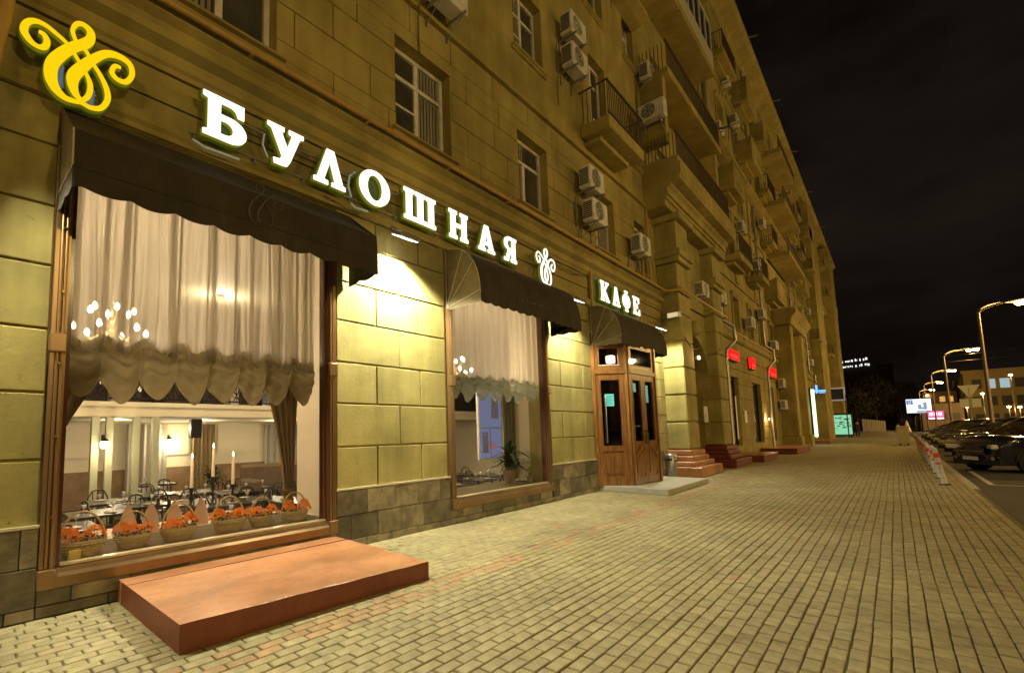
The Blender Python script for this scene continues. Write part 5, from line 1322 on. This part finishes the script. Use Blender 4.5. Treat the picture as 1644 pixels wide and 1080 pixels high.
    for s in (1, -1):
        h = MB(); M_h = Matrix.Translation((.04, s*hw*.68, hood*.70)) @ Matrix.Rotation(s*radians(24), 4, 'Z'); h.box(-.03, .12, -.22, .22, -.07, .07, .03, M_h); h.build('headlight', mat('headlight_glass', (.62,.62,.56), .12, coat=1), r)
        MB().lathe([(.0,-.02),(.06,-.01),(.055,.02)], (0,0,0), 12).build('fog_lamp', chrome, r, (.09, s*hw*.68, .42)).rotation_euler = (0, radians(-90), 0)
        MB().box(.15+1.15, 1.45, s*(hw+.06)-.07, s*(hw+.06)+.07, hood-.02, hood+.12, .03).build('mirror', paint, r)
        MB().box(Ln-.12, Ln+.01, min(s*hw*.6, s*hw*.92), max(s*hw*.6, s*hw*.92), hood*.7, hood*.85, .02).build('tail_light', red_r, r)
    MB().box(-.01, .03, -.45, .45, .52, .74, .01).build('grille', acd, r)
    g = MB().box(-.02, -.011, -.45, .45, .62, .64).lathe([(.0,-.004),(.05,-.004),(.05,.004)], (0,0,0), 12) if False else MB().box(-.02, -.011, -.45, .45, .62, .64)
    g.build('grille_bar', chrome, r)
    MB().box(-.03, -.012, -.26, .26, .36, .47).build('number_plate', mat('plate_white', (.5,.5,.42), .5), r)
    return r
ab = lambda n, c: mat(n, c, .22, coat=1.0, spec=.6)
p1 = ab('paint_night_blue', (.008, .010, .028)); p2 = ab('paint_black', (.010, .009, .009)); p3 = ab('paint_brown', (.04,.022,.012)); p4 = ab('paint_silver', (.22,.2,.18)); p5 = ab('paint_graphite', (.03,.03,.032))
cars = [('suv', p1, 'nearest dark blue car with its front turned to the pavement', 7.0, 22.6), ('suv', p2, 'second parked car from the camera, black and tall', 7.3, 28.2), ('sedan', p3, 'third parked car from the camera, dark brown', 7.3, 32.8),
 ('sedan', p2, 'fourth parked car from the camera, low and black', 7.3, 37.4), ('suv', p5, 'fifth parked car from the camera, graphite', 7.3, 42.2), ('sedan', p4, 'sixth parked car from the camera, silver', 7.4, 47.0),
 ('suv', p2, 'seventh parked car from the camera, black', 7.4, 52.0), ('sedan', p3, 'eighth parked car from the camera, brown', 7.4, 57.5), ('sedan', p5, 'farthest parked car in the row', 7.4, 64.0)]
for k, p, l, x, y in cars: make_car(k, p, l, (x, y, -.03), radians(32))

# ------------------------------------------------------------------ street lamps
def make_street_lamp():
    r = thing('street_lamp', 'x', 'street lamp', group='double headed street lamps')
    MB().tube([(0,0,0),(0,0,1.2),(0,0,1.22),(0,0,7.6)], [.13,.13,.095,.06], 10).build('pole', mat('lamp_pole', (.16,.13,.09), .6, metal=.3), r)
    for dx, dy, dz in ((1.75, -.35, .30), (1.5, 1.7, .42)):
        pts = [(dx*(1-cos(t*pi/16))*1.0, dy*(1-cos(t*pi/16)), 7.5+dz*1.6*sin(t*pi/16)) for t in range(9)]
        MB().tube(pts, [.05]*5+[.04]*4, 8).build('arm', MATS['lamp_pole'], r)
        hx, hy, hz = pts[-1]
        h = MB().box(hx-.1, hx+.5, hy-.14, hy+.14, hz-.02, hz+.12, .04).build('lamp_head', MATS['lamp_pole'], r)
        MB().lathe([(.0,-.20),(.12,-.17),(.20,-.06),(.20,.01)], (hx+.22, hy, hz-.02), 12).build('lens', glow('sodium_lens', (1, .62, .25), 70), h)
    l = lamp('street_light', 'POINT', (1.8, .3, 7.75), 640, (1, .56, .13), r, .25)
    return r
FARL = None; SL = make_street_lamp()
sl = [(9.2, 40, 'nearest visible street lamp, its two heads at the right edge'), (9.1, 64, 'second street lamp along the road, over the traffic sign'), (9.2, 88, 'third street lamp along the road'), (9.3, 112, 'fourth street lamp along the road'),
      (9.4, 136, 'fifth street lamp along the road'), (9.4, 160, 'sixth street lamp, small above the billboard'), (9.5, 184, 'seventh and farthest street lamp'),
      (9.2, 16, 'street lamp beside the camera, right of the frame'), (9.2, -8, 'street lamp behind the camera'), (9.2, -32, 'far street lamp behind the camera')]
for i, (x, y, lab) in enumerate(sl):
    if i == 0: SL.location = (x, y, -.03); SL['label'] = lab
    else:
        c_ = copy_thing(SL, (x, y, -.03), 0, lab)
        if y > 30:
            for o_ in COL.objects:
                if o_.parent == c_ and o_.type == 'LIGHT': o_.data = FARL
    if i == 0:
        for o_ in COL.objects:
            if o_.parent == SL and o_.type == 'LIGHT': FARL = o_.data.copy(); FARL.energy = 1500; keep0 = o_
keep0.data = FARL

def make_added_mast():  # unseen lamps added across the avenue to light the upper facade evenly
    r = thing('added_avenue_lamp', 'x', 'street lamp', group='added unseen lamps across the avenue')
    MB().tube([(0,0,0),(0,0,11.4)], [.16,.09], 10).build('pole', MATS['lamp_pole'], r)
    h = MB().box(-.9, .1, -.16, .16, 11.4, 11.56, .04).build('lamp_head', MATS['lamp_pole'], r)
    MB().box(-.85, -.3, -.12, .12, 11.37, 11.395).build('lens', glow('sodium_lens', (1, .62, .25), 70), h)
    lamp('facade_fill_light', 'POINT', (-.6, 0, 11.2), 4300, (1, .74, .29), r, .35)
    return r
ML = make_added_mast()
for i, (y, lab) in enumerate(((4, 'tall avenue lamp opposite the bakery, out of frame'), (34, 'tall avenue lamp opposite the portal, out of frame'), (66, 'tall avenue lamp opposite the far shops, out of frame'), (-26, 'tall avenue lamp behind the camera across the road'))):  # all four are added unseen lamps that light the upper facade
    if i == 0: ML.location = (29, y, -.03); ML['label'] = lab
    else: copy_thing(ML, (29, y, -.03), 0, lab)

# ------------------------------------------------------------------ signs, billboard, far things
ys_ = thing('road_sign', 'inverted triangle give way sign over two square plates, seen from behind', 'road sign', (9.9, 58, -.03))
back_g = mat('sign_back', (.72,.66,.52), .6)
MB().tube([(0,0,0),(0,0,4.3)], .05, 8).build('pole', zinc, ys_)
MB().prism([(-.62,4.5),(.62,4.5),(.04,3.5),(-.04,3.5)], 'y', -.03, 0).build('triangle_plate', back_g, ys_)
for s in (-1, 1): MB().box(min(s*.06, s*.58), max(s*.06, s*.58), -.03, 0, 2.7, 3.4, .01).build('square_plate', back_g, ys_)
for i, (x, lab) in enumerate(((9.0, 'left of the two small pale boxes on the second lamp pole'), (9.55, 'right of the two small pale boxes on the second lamp pole'))):
    o = MB().box(x-.2, x+.2, 69.9, 70.0, 3.55, 4.1, .02).build('pole_box', mat('pale_box', (.7,.62,.46), .6)); tag(o, lab, 'box', 'pale boxes by the lamp pole')
    MB().tube([(x, 70.0, -.03), (x, 70.0, 3.55)], .04, 6).build('stand', zinc, o)
bb = thing('billboard', 'large bright bluish white advertising screen by the road', 'billboard', (7.9, 100, 0))
MB().box(-1.15, 1.6, -.15, .15, 2.9, 5.1, .05).tube([(.2,.1,0),(.2,.1,2.9)], .12, 8).build('frame', dkmetal, bb)
MB().box(-1.05, 1.5, -.17, -.15, 3.0, 5.0).build('screen', glow('screen_white', (.72,.84,1.0), 1.6), bb)
pr_ = MB().box(-1.0, -.35, -.19, -.171, 4.2, 4.9).box(.0, 1.4, -.19, -.171, 3.05, 3.3); pr_.build('print', glow('screen_blue', (.02,.04,.25), 1), bb)
MB().box(-.9,-.45,-.2,-.191,4.7,4.76).box(-.9,-.45,-.2,-.191,4.5,4.56).box(-.9,-.5,-.2,-.191,4.3,4.36).box(.1,1.3,-.2,-.191,3.15,3.2).build('print_lines', glow('screen_lines', (.8,.85,1), 1.5), bb)
MB().box(.15, .5, -.19, -.171, 3.5, 4.2).box(.7, 1.05, -.19, -.171, 3.45, 4.5).box(.5,.7,-.19,-.171,3.5,3.8).build('picture', glow('screen_grey', (.25,.33,.45), 1), bb)
s = thing('pink_screen', 'small pink glowing advertising box beside the billboard', 'screen', (9.4, 92, 0))
MB().box(-.8, .8, -.1, .1, 1.9, 3.1, .03).tube([(0,0,0),(0,0,1.9)], .08, 8).build('case', dkmetal, s); MB().box(-.74, .74, -.12, -.1, 2.1, 3.04).build('face', glow('pink_face', (1,.12,.28), 1.6), s)
mk = MB()
for k in range(3): mk.box(-.6+k*.42, -.3+k*.42, -.13, -.121, 2.45, 2.85)
mk.box(-.7,.7,-.13,-.121,1.98,2.15); mk.build('lettering', glow('pink_letters', (1,.75,.8), 1.8), s)
# container and hoarding
c = thing('waste_container', 'grey container at the far end of the bollard row', 'container', (5.75, 47, 0))
MB().box(-.3, .3, -.6, .6, .1, 1.25, .03).build('body', mat('grey_sheet', (.3,.27,.2), .6), c); MB().box(-.33, .33, -.63, .63, 1.25, 1.32, .02).build('lid', mat('grey_lid', (.42,.38,.28), .6), c)
for a in (-.2, .2):
    MB().tube([(a,-.5,.06),(a,.5,.06)], .06, 8).build('wheel', rubber, c)
h = thing('hoarding', 'pale corrugated hoarding standing across the far pavement', 'fence', (3.2, 125, 0), radians(4))
for k in range(10): MB().box(-2.3+k*.33, -2.3+k*.33+.30, -.04+.03*(k%2), .04, .1, 2.5-.05*k, .01).build('panel', mat('hoarding_sheet', (.35,.31,.27), .6), h)
for i, x in enumerate((6.9, 5.8)):
    tn = thing('small_tent', ('pale pointed cone beside the hoarding', 'second lower cone left of the first')[i], 'cone', (x, 118, 0)); MB().lathe([(.55,0),(.4,.6),(.1,1.9-.6*i),(.02,2.0-.6*i)], n=10).build('body', mat('cone_pale', (.55,.42,.25), .6), tn); MB().lathe([(.6,0),(.6,.05)], n=10).build('base', rubber, tn)
# distant dark blocks and trees
db = thing('dark_tower', 'unlit dark block with a white lit roof sign at the end of the street', 'building', (0, 0, 0))
MB().box(-14, 6.5, 215, 245, 0, 21.0).box(-10, 2, 217, 240, 21, 22.5).build('walls', mat('dark_block', (.012,.010,.008), .9), db)
fr = MB()
for k in range(12): fr.box(-13+k*1.6, -12.2+k*1.6, 214.95, 215, 4, 5.6); fr.box(-13+k*1.6, -12.2+k*1.6, 214.95, 215, 9, 10.6); fr.box(-13+k*1.6, -12.2+k*1.6, 214.95, 215, 14, 15.6)
fr.build('lit_window', acd, db)
rs = thing('roof_sign', 'two rows of small white lights on the roof of the dark block', 'sign', (0, 214, 0))
rnd = random.Random(9); g = MB()
for row, z in enumerate((22.2, 20.4)):
    x = -7.2
    while x < .7:
        w = rnd.uniform(.12, .5)
        if rnd.random() < .85: g.box(x, x+w, -.1, .1, z+rnd.uniform(0,.3)+.05*(x+7), z+rnd.uniform(.6,1.0)+.05*(x+7))
        x += w + rnd.uniform(.1, .25)
g.build('lights', glow('roof_letters', (1,.96,.88), 1.2), rs); MB().box(-7.4, .8, .1, .3, 20.2, 20.3).build('rack', dkmetal, rs)
# far right building and trees
fb = thing('far_building', 'yellow lit three storey building across the road at the right edge', 'building', (0, 0, 0))
fbm = mat('far_yellow_wall', (.34,.27,.13), .9, col2=(.28,.22,.1), nscale=.3)
MB().box(16.5, 60, 150, 175, 0, 11.6).build('walls', fbm, fb); MB().box(16.2, 60.5, 149.6, 150.0, 11.6, 12.2).build('parapet', fbm, fb)
rnd = random.Random(4)
lw = glow('far_window_light', (.65,.85,.9), .5)
for i in range(14):
    for z in (1.2, 4.8, 8.3):
        lit = (z > 8 and i in (1, 2, 6)) 
        MB().box(17.6+i*1.9, 18.9+i*1.9, 149.93, 149.99, z, z+1.9).build('window', lw if lit else acd, fb)
for i, (x0, x1, h, y, lab) in enumerate(((10.6, 16.0, 8.6, 160, 'low dim building left of the yellow one'), (9.2, 14.5, 5.0, 128, 'low brown kiosk row behind the traffic sign'))):
    b_ = thing('dim_building', lab, 'building', (0,0,0)); MB().box(x0, x1, y, y+20, 0, h).build('walls', mat('dim_wall', (.16,.11,.07), .9), b_)
    for k in range(3): MB().box(x0+.6+k*1.6, x0+1.6+k*1.6, y-.05, y-.003, h*.4, h*.4+1.2).build('window', acd, b_)
lm = glow('distant_lamp', (1,.66,.34), 28)
for i, (x, z) in enumerate(((19.4, 8.9), (16.2, 6.1), (14.3, 4.0), (18.8, 3.8), (19.9, 3.7))):
    d = thing('distant_lamp', ('distant road lamp, highest of the group before the yellow building', 'distant road lamp right of the traffic sign', 'distant road lamp under the traffic sign', 'distant low road lamp before the yellow building', 'rightmost distant road lamp')[i], 'street lamp', (x, 120, 0), group='distant road lamps')
    MB().tube([(0,0,0),(0,0,z-.1)], .05, 6).build('pole', dkmetal, d); MB().lathe([(.02,-.16),(.22,-.05),(.22,.05),(.05,.16)], (0,0,z), 10).build('head', lm, d)
    lamp('distant_light', 'POINT', (0,-.6,z-.4), 900, (1,.62,.22), d, .2)
def tree(loc, h, lab, seed, w=2.2, m=None):
    r = thing('tree', lab, 'tree', loc, group='dark trees at the end of the street'); rnd = random.Random(seed)
    tr = MB().tube([(0,0,0),(.1,0,h*.3),(-.05,.1,h*.6),(0,0,h*.85)], [.22,.17,.1,.04], 8)
    for k in range(7): a = rnd.uniform(0,2*pi); z = h*rnd.uniform(.35,.7); tr.tube([(0,0,z),(w*.4*cos(a), w*.4*sin(a), z+h*.12),(w*.75*cos(a), w*.75*sin(a), z+h*.2)], [.07,.045,.02], 5)
    tr.build('trunk', greyfab, r)
    lf = MB()
    for k in range(1500):
        v = Vector((rnd.gauss(0,1), rnd.gauss(0,1), rnd.gauss(0,1))).normalized()*(rnd.random()**.4); p = Vector((v.x*w*(1+.25*sin(v.z*7)), v.y*w, h*.62+v.z*h*.38))
        d = Vector((rnd.uniform(-1,1), rnd.uniform(-1,1), rnd.uniform(-1,1))).normalized()*.3; n = d.orthogonal().normalized()*.16
        lf.quad(p-d, p+n, p+d, p-n)
    lf.build('crown', mat('night_leaf', (.022,.022,.010), .8), r)
for i, (x, y, h, w) in enumerate(((2.5, 150, 13.5, 3.4), (6.6, 158, 12, 3.0), (-.5, 142, 10, 3.2), (8.8, 175, 13, 2.6), (27, 138, 9.5, 3.2))):
    tree((x, y, -.3), h, ('tallest dark tree at the end of the pavement', 'dark tree right of the tallest one at the end of the pavement', 'dark tree close to the end of the long facade', 'small dark tree near the billboard', 'dark tree in front of the yellow building')[i], i, w)
w_ = MB().tube([(9.2, 64, 7.5), (30, 64, 8.2)], .02, 4).tube([(9.2, 64, 7.0), (30, 70, 7.6)], .015, 4); tag(w_.build('overhead_wire', dkmetal), 'thin overhead wires strung between the lamp poles', 'wire')

# ------------------------------------------------------------------ pedestrian far along the pavement
def person(loc, rz, lab):
    r = thing('person', lab, 'person', loc, rz)
    J = {'pel': ((0,0,.93),.15), 'sp': ((0,.01,1.18),.15), 'ch': ((.0,.0,1.38),.17), 'nk': ((0,-.01,1.50),.065), 'hd': ((0,-.03,1.62),.105), 'ht': ((0,-.03,1.74),.07),
         'sl': ((.19,0,1.42),.075), 'el': ((.26,.03,1.14),.055), 'hl': ((.25,-.08,.90),.045), 'sr': ((-.19,0,1.42),.075), 'er': ((-.26,.05,1.14),.055), 'hr': ((-.25,.02,.90),.045),
         'tl': ((.10,-.06,.82),.11), 'kl': ((.10,-.16,.48),.075), 'al': ((.10,-.10,.09),.05), 'fl': ((.10,-.26,.05),.045), 'tr': ((-.10,.05,.82),.11), 'kr': ((-.10,.06,.48),.075), 'ar': ((-.10,.22,.12),.05), 'fr': ((-.10,.10,.05),.045)}
    E_ = [('pel','sp'),('sp','ch'),('ch','nk'),('nk','hd'),('hd','ht'),('ch','sl'),('sl','el'),('el','hl'),('ch','sr'),('sr','er'),('er','hr'),('pel','tl'),('tl','kl'),('kl','al'),('al','fl'),('pel','tr'),('tr','kr'),('kr','ar'),('ar','fr')]
    ks = list(J); me = bpy.data.meshes.new('body'); me.from_pydata([J[k][0] for k in ks], [(ks.index(a), ks.index(b)) for a, b in E_], [])
    o = link('body', me, r); sk = o.modifiers.new('skin', 'SKIN'); me.skin_vertices.new(name='') if not me.skin_vertices else None
    for i, k in enumerate(ks): me.skin_vertices[0].data[i].radius = (J[k][1], J[k][1]); 
    me.skin_vertices[0].data[0].use_root = True
    o.modifiers.new('sub', 'SUBSURF').levels = 1; me.materials.append(mat('dark_trousers', (.02,.017,.014), .8))
    MB().lathe([(.30,.62),(.24,.9),(.22,1.2),(.24,1.4),(.16,1.5),(.08,1.54)], n=16, sx=1, sy=.72).build('coat', mat('dark_coat', (.035,.03,.02), .85), r)
    MB().lathe([(.14,1.52),(.15,1.62),(.12,1.74),(.04,1.80)], (0,.0,0), 14).build('hood', mat('pale_hood', (.36,.32,.18), .8), r)
person((2.1, 78, 0), radians(8), 'pedestrian in a dark coat and pale hood walking far down the pavement')
